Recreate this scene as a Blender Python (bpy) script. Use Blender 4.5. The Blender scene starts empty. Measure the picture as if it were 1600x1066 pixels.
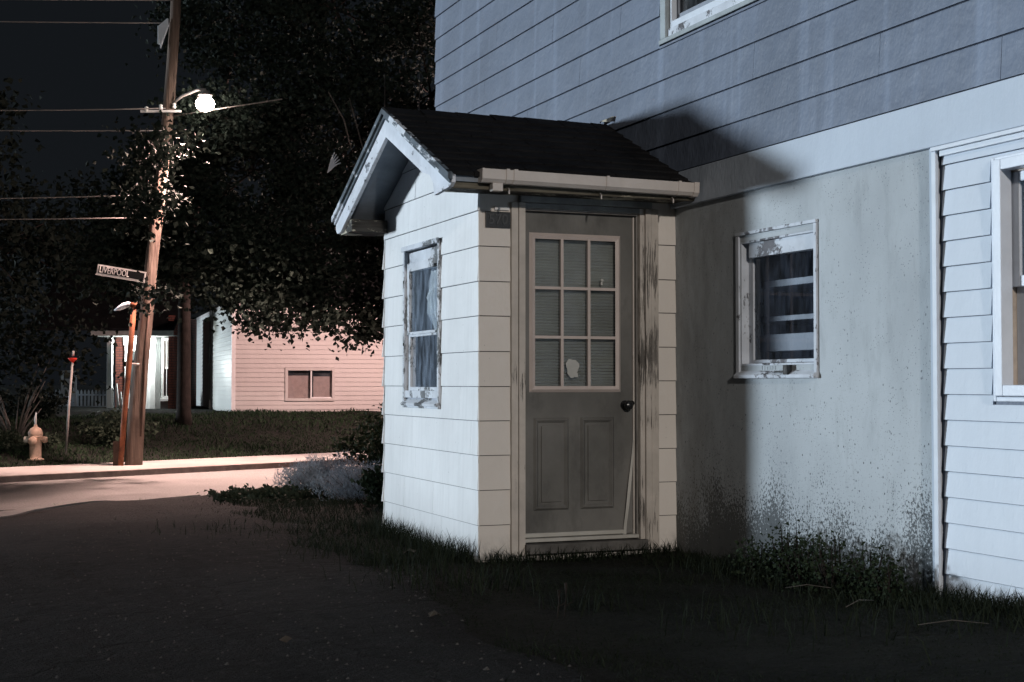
import bpy, bmesh, math, random
from math import radians as rad, sin, cos, pi
from mathutils import Vector, Matrix
random.seed(7)
S = bpy.context.scene
COL = S.collection

# ------------------------------------------------------------------ camera, world, light, exposure
YAW = rad(22.1)
cd = bpy.data.cameras.new("camera"); cam = bpy.data.objects.new("camera", cd); COL.objects.link(cam)
cam.location = (0, 0, 1.09); cam.rotation_euler = (rad(90 + 1.676), 0, -YAW)
cd.sensor_width = 36; cd.lens = 50; cd.clip_start = 0.05; cd.clip_end = 600
S.camera = cam
S.view_settings.view_transform = 'Standard'; S.view_settings.look = 'None'
S.view_settings.exposure = 0; S.view_settings.gamma = 1

SUN_DIR = Vector((-1.365, .94, .030)).normalized()       # towards the light
w = bpy.data.worlds.new("World"); S.world = w; w.use_nodes = True
nt = w.node_tree; nt.nodes.clear()
wo = nt.nodes.new('ShaderNodeOutputWorld'); bg = nt.nodes.new('ShaderNodeBackground')
sk = nt.nodes.new('ShaderNodeTexSky'); sk.sky_type = 'NISHITA'; sk.sun_disc = False
sk.sun_elevation = math.asin(SUN_DIR.z); sk.sun_rotation = math.atan2(SUN_DIR.x, SUN_DIR.y)
hs = nt.nodes.new('ShaderNodeHueSaturation'); hs.inputs['Saturation'].default_value = .25; hs.inputs['Value'].default_value = .02
ad = nt.nodes.new('ShaderNodeMix'); ad.data_type = 'RGBA'; ad.blend_type = 'ADD'; ad.inputs[0].default_value = 1
ad.inputs[7].default_value = (.10, .125, .16, 1)
nt.links.new(sk.outputs[0], hs.inputs['Color']); nt.links.new(hs.outputs[0], ad.inputs[6])
nt.links.new(ad.outputs[2], bg.inputs[0]); bg.inputs[1].default_value = .055
nt.links.new(bg.outputs[0], wo.inputs[0])

def lamp(kind, name, loc, energy, color, size=.1):
    l = bpy.data.lights.new(name, kind); l.energy = energy; l.color = color
    o = bpy.data.objects.new(name, l); COL.objects.link(o); o.location = loc
    if kind != 'SUN': l.shadow_soft_size = size
    return o
sun = lamp('SUN', 'cool_light', (-20, 20, 10), 4.6, (.80, .91, 1.0))
sun.data.angle = rad(6.5); sun.rotation_euler = (-SUN_DIR).to_track_quat('-Z', 'Y').to_euler()
# the street lamp down the road behind the camera
back = lamp('POINT', 'street_light_behind', (-1.7, -16.3, 7.3), 9600, (1.0, .915, .83), .35)

# ------------------------------------------------------------------ node helpers
def new_mat(name):
    m = bpy.data.materials.new(name); m.use_nodes = True
    n = m.node_tree; n.nodes.clear()
    return m, n
class N:
    """small node-graph writer"""
    def __init__(s, name, rough=.7, spec=.3):
        s.m, s.t = new_mat(name)
        s.out = s.t.nodes.new('ShaderNodeOutputMaterial'); s.b = s.t.nodes.new('ShaderNodeBsdfPrincipled')
        s.t.links.new(s.b.outputs[0], s.out.inputs[0])
        s.b.inputs['Roughness'].default_value = rough; s.b.inputs['Specular IOR Level'].default_value = spec
        s.tc = s.t.nodes.new('ShaderNodeTexCoord')
    def map(s, scale=(1, 1, 1)):
        mp = s.t.nodes.new('ShaderNodeMapping'); mp.inputs['Scale'].default_value = scale
        s.t.links.new(s.tc.outputs['Object'], mp.inputs[0]); return mp.outputs[0]
    def noise(s, scale, detail=4, stretch=(1, 1, 1), rough=.6, lo=.35, hi=.65):
        n = s.t.nodes.new('ShaderNodeTexNoise'); n.inputs['Scale'].default_value = scale
        n.inputs['Detail'].default_value = detail; n.inputs['Roughness'].default_value = rough
        s.t.links.new(s.map(stretch), n.inputs['Vector'])
        return s.range(n.outputs[0], lo, hi)
    def range(s, v, lo, hi, a=0, b=1):
        r = s.t.nodes.new('ShaderNodeMapRange'); r.inputs[1].default_value = lo; r.inputs[2].default_value = hi
        r.inputs[3].default_value = a; r.inputs[4].default_value = b; s.t.links.new(v, r.inputs[0]); return r.outputs[0]
    def voro(s, scale, lo, hi, stretch=(1, 1, 1)):
        n = s.t.nodes.new('ShaderNodeTexVoronoi'); n.inputs['Scale'].default_value = scale
        s.t.links.new(s.map(stretch), n.inputs['Vector']); return s.range(n.outputs['Distance'], lo, hi)
    def sep(s, i):
        x = s.t.nodes.new('ShaderNodeSeparateXYZ'); s.t.links.new(s.tc.outputs['Object'], x.inputs[0]); return x.outputs[i]
    def math(s, op, a, b):
        n = s.t.nodes.new('ShaderNodeMath'); n.operation = op; n.use_clamp = False
        for i, v in enumerate((a, b)):
            if isinstance(v, (int, float)): n.inputs[i].default_value = v
            else: s.t.links.new(v, n.inputs[i])
        return n.outputs[0]
    def mix(s, f, a, b):
        n = s.t.nodes.new('ShaderNodeMix'); n.data_type = 'RGBA'
        for i, v in ((0, f), (6, a), (7, b)):
            if isinstance(v, (int, float)): n.inputs[i].default_value = v
            elif isinstance(v, tuple): n.inputs[i].default_value = (*v, 1)
            else: s.t.links.new(v, n.inputs[i])
        return n.outputs[2]
    def col(s, c):
        if isinstance(c, tuple): s.b.inputs['Base Color'].default_value = (*c, 1)
        else: s.t.links.new(c, s.b.inputs['Base Color'])
        return s
    def bump(s, h, strength=.3, dist=.01):
        n = s.t.nodes.new('ShaderNodeBump'); n.inputs['Strength'].default_value = strength; n.inputs['Distance'].default_value = dist
        s.t.links.new(h, n.inputs['Height']); s.t.links.new(n.outputs[0], s.b.inputs['Normal']); return s
def sc(c, k): return tuple(min(1, v * k) for v in c)

def plain(name, c, rough=.6, var=.12, scale=9, spec=.3, metal=0, bump=.15):
    n = N(name, rough, spec); f = n.noise(scale, 5)
    n.col(n.mix(f, sc(c, 1 - var), sc(c, 1 + var))); n.b.inputs['Metallic'].default_value = metal
    n.bump(n.noise(scale * 8, 3), bump, .003); return n.m
def peel(name, paint, wood, amount=.5, stretch=(1, 1, 1), scale=14):
    """old paint flaking off grey wood; stretch < 1 runs the flakes along that axis"""
    n = N(name, .75, .2)
    f = n.noise(scale, 8, stretch, .75, 0, 1); big = n.noise(2.2, 3, (1, 1, 1), .5, .3, .7)
    f = n.math('ADD', n.math('MULTIPLY', f, .75), n.math('MULTIPLY', big, .25))
    k = n.range(f, 1 - amount - .02, 1 - amount + .02)
    grain = n.noise(40, 4, tuple(v * (.25 if v < 1 else 1) for v in stretch))
    p = n.mix(n.noise(5, 4), sc(paint, .86), sc(paint, 1.08)); wd = n.mix(grain, sc(wood, .5), sc(wood, 1.5))
    n.col(n.mix(k, p, wd)); n.bump(n.math('SUBTRACT', 1.0, k), .5, .004); return n.m

def siding(name, c, streak=.1, spots=.0, lightstreak=0, edge=.0, pitch=.2, rough=.55, texture=.25):
    n = N(name, rough, .25)
    cl = n.mix(n.noise(1.3, 5), sc(c, 1 - streak), sc(c, 1 + streak))
    st = n.noise(3, 6, (1, 6, .35), .7, .45, .75)
    cl = n.mix(n.math('MULTIPLY', st, .35 * (1 if streak > .05 else .4)), cl, sc(c, .72))
    if lightstreak:
        ls = n.noise(2.2, 3, (1, 3.2, .12), .5, .56, .72)
        cl = n.mix(n.math('MULTIPLY', ls, lightstreak), cl, sc(c, 2.0))
        cl = n.mix(n.math('MULTIPLY', n.noise(.8, 3, (1, 1, 1), .5, .3, .7), .35), cl, sc(c, 1.45))
    if spots:
        v = n.voro(26, .05, .09); v2 = n.noise(9, 2, (1, 1, 1), .5, .55, .62)
        k = n.math('MULTIPLY', n.math('SUBTRACT', 1.0, v), n.math('MULTIPLY', v2, spots))
        cl = n.mix(k, cl, (.07, .07, .07))
    sp_ = n.math('MULTIPLY', n.range(n.sep(2), -.02, .16, .75, 0), n.noise(11, 7, (1, 1, .6), .75, .42, .66))
    cl = n.mix(sp_, cl, (.06, .065, .06))
    n.col(cl)
    n.bump(n.math('ADD', n.noise(60, 3, (1, 1, .4)), n.math('MULTIPLY', n.noise(6, 3), 3)), texture, .003)
    return n.m

M = {}
M['shingle'] = siding('painted_shingle', (.76, .78, .80), .07, .8, rough=.5)
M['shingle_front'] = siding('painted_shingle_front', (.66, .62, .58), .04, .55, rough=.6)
M['upper'] = siding('blue_grey_lap', (.115, .141, .192), .18, .1, .40, rough=.5, texture=.35)
M['vinyl'] = siding('white_vinyl_lap', (.52, .58, .66), .03, .18, rough=.45, texture=.12)
M['band'] = siding('painted_band', (.41, .47, .55), .05, .15)
M['far_siding'] = siding('far_vinyl', (.50, .475, .46), .03, 0)
M['trim'] = plain('white_trim', (.55, .60, .67), .45, .05)
M['vinyl_frame'] = plain('white_vinyl_frame', (.60, .65, .73), .35, .04)
M['rake'] = peel('peeling_rake', (.66, .70, .77), (.10, .11, .13), .385, (1, .45, .9), 22)
M['rake_bad'] = peel('badly_peeled_edge', (.62, .66, .72), (.08, .10, .12), .55, (1, .25, .6), 20)
M['casing'] = peel('peeling_casing', (.50, .46, .42), (.15, .14, .125), .36, (1, 1, .055), 95)
M['casing_bad'] = peel('bare_casing', (.48, .44, .40), (.13, .12, .11), .45, (1, 1, .05), 90)
M['winwood'] = peel('peeling_window_wood', (.62, .66, .72), (.15, .16, .17), .47, (1, .3, .3), 34)
M['winwood2'] = peel('peeling_window_wood_two', (.52, .56, .62), (.10, .10, .11), .42, (1, .4, .4), 34)
M['fascia'] = peel('weathered_fascia', (.27, .25, .20), (.10, .09, .07), .58, (.3, 1, 1), 26)
M['eave'] = peel('flaked_eave', (.52, .49, .40), (.035, .033, .03), .52, (.45, 1, 1.4), 12)
M['soffit'] = plain('dim_soffit', (.20, .23, .27), .8, .15, 5)
M['gutter'] = plain('gutter_white', (.52, .48, .45), .45, .08, 4)
M['door'] = None
n = N('door_grey_paint', .6, .3)
c_ = n.mix(n.noise(1.6, 5), (.10, .098, .092), (.165, .16, .15))
c_ = n.mix(n.math('MULTIPLY', n.noise(5, 6, (1, 1, .5), .7, .52, .7), .6), c_, (.06, .058, .055))
n.col(c_); n.bump(n.noise(50, 4, (1, 1, .15)), .2, .002); M['door'] = n.m
M['lap_shade_blue'] = plain('blue_grey_lap_shade', (.045, .052, .070), .9, .3, 9, .05)  # strip colours standing in for the shade under the lapped courses
M['lap_shade_light'] = plain('grey_lap_shade', (.14, .15, .17), .9, .3, 9, .05)
M['lap_shade'] = plain('dark_lap_shade', (.025, .026, .028), .9, .2, 9, .05)
M['lite'] = plain('lite_frame', (.50, .43, .40), .5, .06, 6)
M['black'] = plain('black_metal', (.012, .012, .013), .25, .1, 5, .6)
M['dark'] = plain('dark_interior', (.010, .011, .013), .9, .1, 5, .1)
M['plate'] = plain('number_plate', (.013, .014, .015), .4, .2, 5, .5)
M['digit'] = plain('number_digit', (.040, .042, .044), .4, .1, 5, .5)
M['blind'] = plain('blind_slat', (.42, .43, .40), .5, .15, 3)
M['curtain'] = plain('net_curtain', (.75, .80, .88), .9, .2, 5)
M['shelfw'] = plain('shelf_board', (.33, .36, .43), .6, .15, 6)
M['sticker'] = plain('paper_sticker', (.42, .42, .40), .7, .08, 8)
M['weather'] = plain('weather_strip', (.40, .39, .36), .5, .1, 6)
M['stickerfar'] = plain('paper_pane', (.36, .28, .26), .7, .12, 8)
# rendered (stucco) wall with pits and mould rising from the ground
n = N('rendered_wall', .85, .15)
base = n.mix(n.noise(1.1, 6, (1, 1, .7)), (.335, .366, .392), (.44, .478, .508))
base = n.mix(n.math('MULTIPLY', n.noise(7, 6, (1, 1, .3), .7, .52, .8), .5), base, (.19, .21, .22))
z = n.sep(2)
low = n.range(z, .12, .78, 1, 0); low2 = n.range(z, .35, 1.35, 1, 0)
bign = n.noise(2.4, 5, (1, 1, .6), .6, .38, .66)
fine = n.noise(62, 6, (1, 1, .85), .75, .32, .68)
dn = n.math('ADD', n.math('MULTIPLY', n.math('MULTIPLY', low, low), .58), n.math('MULTIPLY', n.math('MULTIPLY', n.math('MULTIPLY', low2, low2), bign), .42))
k = n.range(n.math('ADD', fine, dn), .90, .98)
base = n.mix(n.math('MULTIPLY', k, .82), base, (.028, .032, .034))
pit = n.math('SUBTRACT', 1.0, n.voro(26, .08, .15, (1, 1, .75)))
pitm = n.noise(2.4, 3, (1, 1, 1), .5, .43, .50)
ban = n.range(z, .25, 1.9, 1, .35)
base = n.mix(n.math('MULTIPLY', n.math('MULTIPLY', pit, pitm), ban), base, (.03, .035, .04))
pit2 = n.math('SUBTRACT', 1.0, n.voro(55, .10, .22)); base = n.mix(n.math('MULTIPLY', pit2, n.math('MULTIPLY', n.noise(5, 3, (1, 1, 1), .5, .40, .62), .75)), base, (.09, .10, .105))
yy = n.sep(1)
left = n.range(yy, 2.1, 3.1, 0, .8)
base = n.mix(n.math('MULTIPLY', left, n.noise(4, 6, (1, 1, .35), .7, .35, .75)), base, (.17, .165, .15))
n.col(base)
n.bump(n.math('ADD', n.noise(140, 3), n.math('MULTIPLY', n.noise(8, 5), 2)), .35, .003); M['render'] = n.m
# glass: clear with a sheen (fresnel mix)
def glass(name, tint=(.86, .88, .88), rough=.03, dirt=.12, dcol=(.5, .55, .6)):
    m, t = new_mat(name)
    o = t.nodes.new('ShaderNodeOutputMaterial'); tr = t.nodes.new('ShaderNodeBsdfTransparent'); gl = t.nodes.new('ShaderNodeBsdfGlossy')
    fr = t.nodes.new('ShaderNodeFresnel'); mx = t.nodes.new('ShaderNodeMixShader'); df = t.nodes.new('ShaderNodeBsdfDiffuse')
    mx2 = t.nodes.new('ShaderNodeMixShader'); no = t.nodes.new('ShaderNodeTexNoise'); mr = t.nodes.new('ShaderNodeMapRange')
    tc = t.nodes.new('ShaderNodeTexCoord'); mp = t.nodes.new('ShaderNodeMapping'); mp.inputs['Scale'].default_value = (1, 2.5, .8)
    tr.inputs[0].default_value = (*tint, 1); gl.inputs['Roughness'].default_value = rough; fr.inputs[0].default_value = 1.5
    df.inputs[0].default_value = (*dcol, 1)
    no.inputs['Scale'].default_value = 7; no.inputs['Detail'].default_value = 6
    mr.inputs[1].default_value = .35; mr.inputs[2].default_value = .75; mr.inputs[3].default_value = dirt * .15; mr.inputs[4].default_value = dirt
    L = t.links.new
    L(tc.outputs['Object'], mp.inputs[0]); L(mp.outputs[0], no.inputs['Vector']); L(no.outputs[0], mr.inputs[0])
    L(fr.outputs[0], mx.inputs[0]); L(tr.outputs[0], mx.inputs[1]); L(gl.outputs[0], mx.inputs[2])
    L(mr.outputs[0], mx2.inputs[0]); L(mx.outputs[0], mx2.inputs[1]); L(df.outputs[0], mx2.inputs[2]); L(mx2.outputs[0], o.inputs[0])
    return m
M['glass'] = glass('window_glass', dirt=.10)
M['glass_dirty'] = glass('dirty_glass', dirt=.52, dcol=(.34, .42, .54))
M['glass_shelf'] = glass('hazy_glass', dirt=.10, dcol=(.30, .36, .5))
# ground materials
n = N('ground_soil', .95, .1)
c_ = n.mix(n.noise(.9, 8, (1, 1, 1), .7), (.007, .008, .0075), (.020, .021, .018)); c_ = n.mix(n.noise(30, 5, (1, 1, 1), .6, .55, .75), c_, (.028, .028, .022))
n.col(c_); n.bump(n.noise(14, 8), .9, .03); M['soil'] = n.m
n = N('driveway_asphalt', .92, .15)
c_ = n.mix(n.noise(.7, 7, (1, 1, 1), .7), (.0045, .0055, .006), (.0115, .013, .014))
c_ = n.mix(n.noise(120, 2, (1, 1, 1), .5, .55, .7), c_, (.034, .034, .035))
c_ = n.mix(n.noise(1.6, 7, (1.8, .4, 1), .7, .50, .60), c_, (.005, .0055, .006))
c_ = n.mix(n.noise(9, 8, (1, 1, 1), .8, .55, .66), c_, (.024, .025, .026))
vo = n.t.nodes.new('ShaderNodeTexVoronoi'); vo.feature = 'DISTANCE_TO_EDGE'; vo.inputs['Scale'].default_value = .55
wv = n.t.nodes.new('ShaderNodeTexNoise'); wv.inputs['Scale'].default_value = 2.2; wv.inputs['Detail'].default_value = 6
va = n.t.nodes.new('ShaderNodeVectorMath'); va.operation = 'MULTIPLY_ADD'; va.inputs[1].default_value = (.5, .5, .5)
n.t.links.new(n.tc.outputs['Object'], wv.inputs['Vector']); n.t.links.new(wv.outputs['Color'], va.inputs[0]); n.t.links.new(n.tc.outputs['Object'], va.inputs[2]); n.t.links.new(va.outputs[0], vo.inputs['Vector'])
ck = n.range(vo.outputs['Distance'], .001, .008, .45, 1)
c_ = n.mix(ck, (.002, .002, .002), c_)
n.col(c_); n.bump(n.math('ADD', n.math('ADD', n.noise(70, 4), n.math('MULTIPLY', n.noise(6, 6, (1, 1, 1), .7), 4)), n.math('MULTIPLY', ck, 4)), .9, .014); M['drive'] = n.m
n = N('road_surface', .9, .2)
c_ = n.mix(n.noise(.5, 6, (.3, 1, 1)), (.24, .23, .225), (.32, .31, .30)); c_ = n.mix(n.noise(70, 3, (1, 1, 1), .5, .4, .7), c_, (.16, .15, .15))
n.col(c_); n.bump(n.noise(90, 3), .4, .006); M['road'] = n.m
n = N('concrete_walk', .9, .2)
c_ = n.mix(n.noise(.8, 6), (.24, .225, .22), (.33, .315, .30)); c_ = n.mix(n.noise(9, 6, (1, 1, 1), .7, .55, .8), c_, (.18, .17, .16))
n.col(c_); n.bump(n.noise(60, 3), .3, .005); M['concrete'] = n.m
M['kerb'] = plain('kerb_stone', (.16, .13, .12), .9, .25, 6)
n = N('roof_shingle', .9, .08)
c_ = n.mix(n.noise(3, 5), (.006, .006, .007), (.014, .014, .015)); c_ = n.mix(n.noise(150, 2, (1, 1, 1), .5, .6, .75), c_, (.035, .036, .038))
n.col(c_); n.bump(n.noise(120, 3), .5, .003); M['roof'] = n.m
# wood poles etc
n = N('pole_wood', .85, .15)
c_ = n.mix(n.noise(6, 6, (1, 1, .06), .7, .35, .65), (.06, .043, .035), (.19, .145, .12)); c_ = n.mix(n.noise(3, 4, (1, 1, 1), .6, .5, .7), c_, (.11, .08, .065))
n.col(c_); n.bump(n.noise(20, 6, (1, 1, .08)), .8, .015); M['pole'] = n.m
M['rust'] = plain('rusty_pipe', (.15, .048, .02), .75, .45, 5)
M['brown'] = plain('brown_box', (.05, .03, .022), .8, .3, 5)
M['hydrant'] = plain('hydrant_paint', (.60, .43, .33), .6, .15, 9)
M['hydrant_cap'] = plain('hydrant_cap_paint', (.55, .52, .47), .6, .12, 9)
M['white'] = plain('white_paint', (.72, .72, .72), .5, .06, 9)
M['greypost'] = plain('galvanised', (.30, .28, .27), .5, .15, 9)
M['red'] = plain('red_reflector', (.60, .035, .02), .4, .1, 9)
M['signblack'] = plain('sign_black', (.012, .013, .015), .4, .1, 9)
M['signwhite'] = plain('sign_white', (.75, .72, .70), .4, .05, 9)
M['brick'] = None
n = N('red_brick', .85, .2)
br = n.t.nodes.new('ShaderNodeTexBrick'); br.inputs['Color1'].default_value = (.17, .055, .04, 1); br.inputs['Color2'].default_value = (.12, .04, .03, 1)
br.inputs['Mortar'].default_value = (.05, .03, .03, 1); br.inputs['Scale'].default_value = 1; br.inputs['Mortar Size'].default_value = .009
br.inputs['Brick Width'].default_value = .21; br.inputs['Row Height'].default_value = .075
cx = n.t.nodes.new('ShaderNodeCombineXYZ'); n.t.links.new(n.math('ADD', n.sep(0), n.sep(1)), cx.inputs[0]); n.t.links.new(n.sep(2), cx.inputs[1])
n.t.links.new(cx.outputs[0], br.inputs['Vector']); n.col(br.outputs[0]); M['brick'] = n.m
M['bark'] = plain('tree_bark', (.022, .018, .016), .9, .4, 7, .1, 0, .8)
M['twig'] = plain('pale_twig', (.10, .09, .082), .9, .3, 9)
M['wire'] = plain('wire_cover', (.22, .20, .19), .5, .1, 9)
M['paleblue'] = plain('pale_metal', (.50, .57, .64), .4, .1, 5)
def leafmat(name, a, b, trans=.25):
    n = N(name, .8, .08)
    g = n.t.nodes.new('ShaderNodeNewGeometry')
    n.col(n.mix(g.outputs['Random Per Island'], a, b))
    n.b.inputs['Subsurface Weight'].default_value = 0
    tr = n.t.nodes.new('ShaderNodeBsdfTranslucent'); tr.inputs[0].default_value = (*sc(b, 1.2), 1)
    mx = n.t.nodes.new('ShaderNodeMixShader'); mx.inputs[0].default_value = trans
    n.t.links.new(n.b.outputs[0], mx.inputs[1]); n.t.links.new(tr.outputs[0], mx.inputs[2]); n.t.links.new(mx.outputs[0], n.out.inputs[0])
    return n.m
M['leaf'] = leafmat('maple_leaf', (.007, .013, .010), (.021, .029, .024), .04)
M['leaf2'] = leafmat('far_leaf', (.005, .008, .006), (.014, .019, .015), .04)
M['grass'] = leafmat('grass_blade', (.004, .007, .004), (.020, .026, .016), .1)
M['bankgrass'] = leafmat('bank_grass_blade', (.010, .022, .010), (.030, .050, .028), .1)
M['weed'] = leafmat('weed_leaf', (.010, .018, .009), (.030, .042, .024), .1)
M['silver'] = leafmat('silver_leaf', (.12, .155, .185), (.27, .33, .38), .15)
M['bushgreen'] = leafmat('bush_leaf', (.018, .027, .018), (.045, .06, .042), .1)
M['deadleaf'] = plain('dead_leaf', (.045, .038, .03), .8, .3, 20)
def emit(name, c, s):
    m, t = new_mat(name); o = t.nodes.new('ShaderNodeOutputMaterial'); e = t.nodes.new('ShaderNodeEmission')
    e.inputs[0].default_value = (*c, 1); e.inputs[1].default_value = s; t.links.new(e.outputs[0], o.inputs[0]); return m
M['bulb'] = emit('lamp_glow', (1, .80, .70), 70)
M['porchbulb'] = emit('porch_glow', (.93, 1, .96), 14)

# ------------------------------------------------------------------ object helpers
ORG = {}
def thing(name, label, cat, loc=(0, 0, 0), rz=0, group=None, world=False):
    o = bpy.data.objects.new(name, None); COL.objects.link(o); o.empty_display_size = .2
    o.location = loc; o.rotation_euler = (0, 0, rz); o['label'] = label; o['category'] = cat
    if group: o['group'] = group
    if world: ORG[o] = Vector(loc)
    return o
def tag(o, label, cat, group=None, kind=None):
    o['label'] = label; o['category'] = cat
    if group: o['group'] = group
    if kind: o['kind'] = kind
    return o
class B:
    def __init__(s): s.v = []; s.f = []; s.sm = []
    def add(s, vs, fs, smooth=False):
        k = len(s.v); s.v += [tuple(v) for v in vs]; s.f += [tuple(i + k for i in f) for f in fs]; s.sm += [smooth] * len(fs); return s
    def box(s, x0, x1, y0, y1, z0, z1):
        return s.add([(x, y, z) for z in (z0, z1) for y in (y0, y1) for x in (x0, x1)],
                     [(0, 2, 3, 1), (4, 5, 7, 6), (0, 1, 5, 4), (2, 6, 7, 3), (0, 4, 6, 2), (1, 3, 7, 5)])
    def obox(s, c, ax, ay, az):
        c, ax, ay, az = map(Vector, (c, ax, ay, az))
        return s.add([c + ax * i + ay * j + az * k for k in (-1, 1) for j in (-1, 1) for i in (-1, 1)],
                     [(0, 2, 3, 1), (4, 5, 7, 6), (0, 1, 5, 4), (2, 6, 7, 3), (0, 4, 6, 2), (1, 3, 7, 5)])
    def prism(s, a, b):            # two matching loops
        n_ = len(a)
        return s.add(list(a) + list(b), [tuple(reversed(range(n_))), tuple(range(n_, 2 * n_))] + [(i, (i + 1) % n_, n_ + (i + 1) % n_, n_ + i) for i in range(n_)])
    def tube(s, pts, rs, n_=10, cap=True, smooth=True):
        pts = [Vector(p) for p in pts]
        if isinstance(rs, (int, float)): rs = [rs] * len(pts)
        vs = []; prev = None
        for i, p in enumerate(pts):
            d = (pts[min(i + 1, len(pts) - 1)] - pts[max(i - 1, 0)]).normalized()
            if prev is None:
                a = Vector((1, 0, 0)) if abs(d.x) < .8 else Vector((0, 1, 0))
                u = d.cross(a).normalized()
            else: u = (prev - d * prev.dot(d)).normalized()
            prev = u; v = d.cross(u)
            vs += [p + (u * cos(2 * pi * k / n_) + v * sin(2 * pi * k / n_)) * rs[i] for k in range(n_)]
        fs = [(i * n_ + k, i * n_ + (k + 1) % n_, (i + 1) * n_ + (k + 1) % n_, (i + 1) * n_ + k) for i in range(len(pts) - 1) for k in range(n_)]
        s.add(vs, fs, smooth)
        if cap:
            k0 = len(s.v) - len(vs); s.f += [tuple(k0 + i for i in reversed(range(n_))), tuple(k0 + len(vs) - n_ + i for i in range(n_))]; s.sm += [False, False]
        return s
    def lathe(s, prof, c=(0, 0, 0), n_=20, axis='z'):
        vs = []
        for r, h in prof:
            for k in range(n_):
                a = 2 * pi * k / n_
                q = {'z': (r * cos(a), r * sin(a), h), 'y': (r * cos(a), h, r * sin(a)), 'x': (h, r * cos(a), r * sin(a))}[axis]
                vs.append((q[0] + c[0], q[1] + c[1], q[2] + c[2]))
        fs = [(i * n_ + k, i * n_ + (k + 1) % n_, (i + 1) * n_ + (k + 1) % n_, (i + 1) * n_ + k) for i in range(len(prof) - 1) for k in range(n_)]
        return s.add(vs, fs, True)
    def build(s, name, mat, parent=None, bevel=0, fix=True):
        off = ORG.get(parent) or (ORG.get(parent.parent) if parent and parent.parent else None) or Vector((0, 0, 0))
        me = bpy.data.meshes.new(name)
        me.from_pydata([(v[0] - off[0], v[1] - off[1], v[2] - off[2]) for v in s.v], [], s.f)
        me.polygons.foreach_set('use_smooth', s.sm)
        if fix and len(s.v) < 20000:
            bm = bmesh.new(); bm.from_mesh(me); bmesh.ops.recalc_face_normals(bm, faces=bm.faces); bm.to_mesh(me); bm.free()
        me.materials.append(mat); me.update()
        o = bpy.data.objects.new(name, me); COL.objects.link(o)
        if parent: o.parent = parent
        if bevel:
            b = o.modifiers.new('bevel', 'BEVEL'); b.width = bevel; b.segments = 2; b.limit_method = 'ANGLE'
        return o
def text(name, body, size, parent, mat, mtx, depth=.002, width=1.0):
    c = bpy.data.curves.new(name, 'FONT'); c.body = body; c.size = size; c.extrude = depth; c.offset = size * .006; c.align_x = 'CENTER'; c.align_y = 'CENTER'
    o = bpy.data.objects.new(name, c); COL.objects.link(o)
    dg = bpy.context.evaluated_depsgraph_get(); me = bpy.data.meshes.new_from_object(o.evaluated_get(dg))
    bpy.data.objects.remove(o); bpy.data.curves.remove(c)
    me.transform(Matrix.Diagonal((width, 1, 1, 1))); me.transform(mtx)
    me.materials.clear(); me.materials.append(mat)
    r = bpy.data.objects.new(name, me); COL.objects.link(r); r.parent = parent; return r

def clip(poly, a, b, c):      # keep a*u+b*z<=c
    out = []
    for i in range(len(poly)):
        p, q = poly[i], poly[(i + 1) % len(poly)]
        dp, dq = a * p[0] + b * p[1] - c, a * q[0] + b * q[1] - c
        if dp <= 0: out.append(p)
        if dp * dq < 0: t = dp / (dp - dq); out.append((p[0] + (q[0] - p[0]) * t, p[1] + (q[1] - p[1]) * t))
    return out
def rects_minus(r, holes):
    rs = [r]
    for h in holes:
        nx = []
        for (a, b, c, d) in rs:
            if h[0] >= b or h[1] <= a or h[2] >= d or h[3] <= c: nx.append((a, b, c, d)); continue
            if a < h[0]: nx.append((a, h[0], c, d))
            if h[1] < b: nx.append((h[1], b, c, d))
            u0, u1 = max(a, h[0]), min(b, h[1])
            if c < h[2]: nx.append((u0, u1, c, h[2]))
            if h[3] < d: nx.append((u0, u1, h[3], d))
        rs = nx
    return rs
def lap(bm, P, u0, u1, zs, top, bot, joints=None, holes=(), clips=(), wob=.0, gap=.0015, slot=.004):
    """courses of lapped boards; P(u, z, out) gives the point; joints = list of joint positions per course"""
    for i in range(len(zs) - 1):
        zb, zt = zs[i], zs[i + 1]
        cuts = [u0] + sorted(j for j in (joints[i] if joints else []) if u0 + .05 < j < u1 - .05) + [u1]
        for k in range(len(cuts) - 1):
            a, b = cuts[k] + (gap if k else 0), cuts[k + 1] - (gap if k < len(cuts) - 2 else 0)
            d0, d1 = random.uniform(-wob, wob), random.uniform(-wob, wob)
            for (ra, rb, rc, rd) in rects_minus((a, b, zb, zt), holes):
                if rc == zb and rd - rc > .02: rc += slot
                poly = [(ra, rc), (rb, rc), (rb, rd), (ra, rd)]
                for cl in clips:
                    poly = clip(poly, *cl)
                    if len(poly) < 3: break
                if len(poly) < 3: continue
                def out(u, z_): t = (z_ - zb) / (zt - zb); e = d0 + (d1 - d0) * (u - a) / max(b - a, .01); return bot + (top - bot) * t + e * (1 - t)
                dz = lambda u, z_: z_ + (d0 * 1.2 * (u - a) if abs(z_ - zb) < 1e-6 else 0)
                bm.prism([P(u, z_, -.004) for u, z_ in poly], [P(u, dz(u, z_), out(u, z_)) for u, z_ in poly])

def joints(P, u0, u1, zs, parent, holes=(), clips=(), h=.0055, o=.0045, mat='lap_shade'):  # dark strips along the course bottoms, drawn as each lap's shadow line
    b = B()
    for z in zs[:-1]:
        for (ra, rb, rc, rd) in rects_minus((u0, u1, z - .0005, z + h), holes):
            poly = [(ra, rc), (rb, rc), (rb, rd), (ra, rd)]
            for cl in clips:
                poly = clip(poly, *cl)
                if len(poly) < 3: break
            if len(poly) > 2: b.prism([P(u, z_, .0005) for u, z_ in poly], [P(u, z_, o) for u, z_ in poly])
    return b.build('lap_shadow_line', M[mat], parent)
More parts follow.
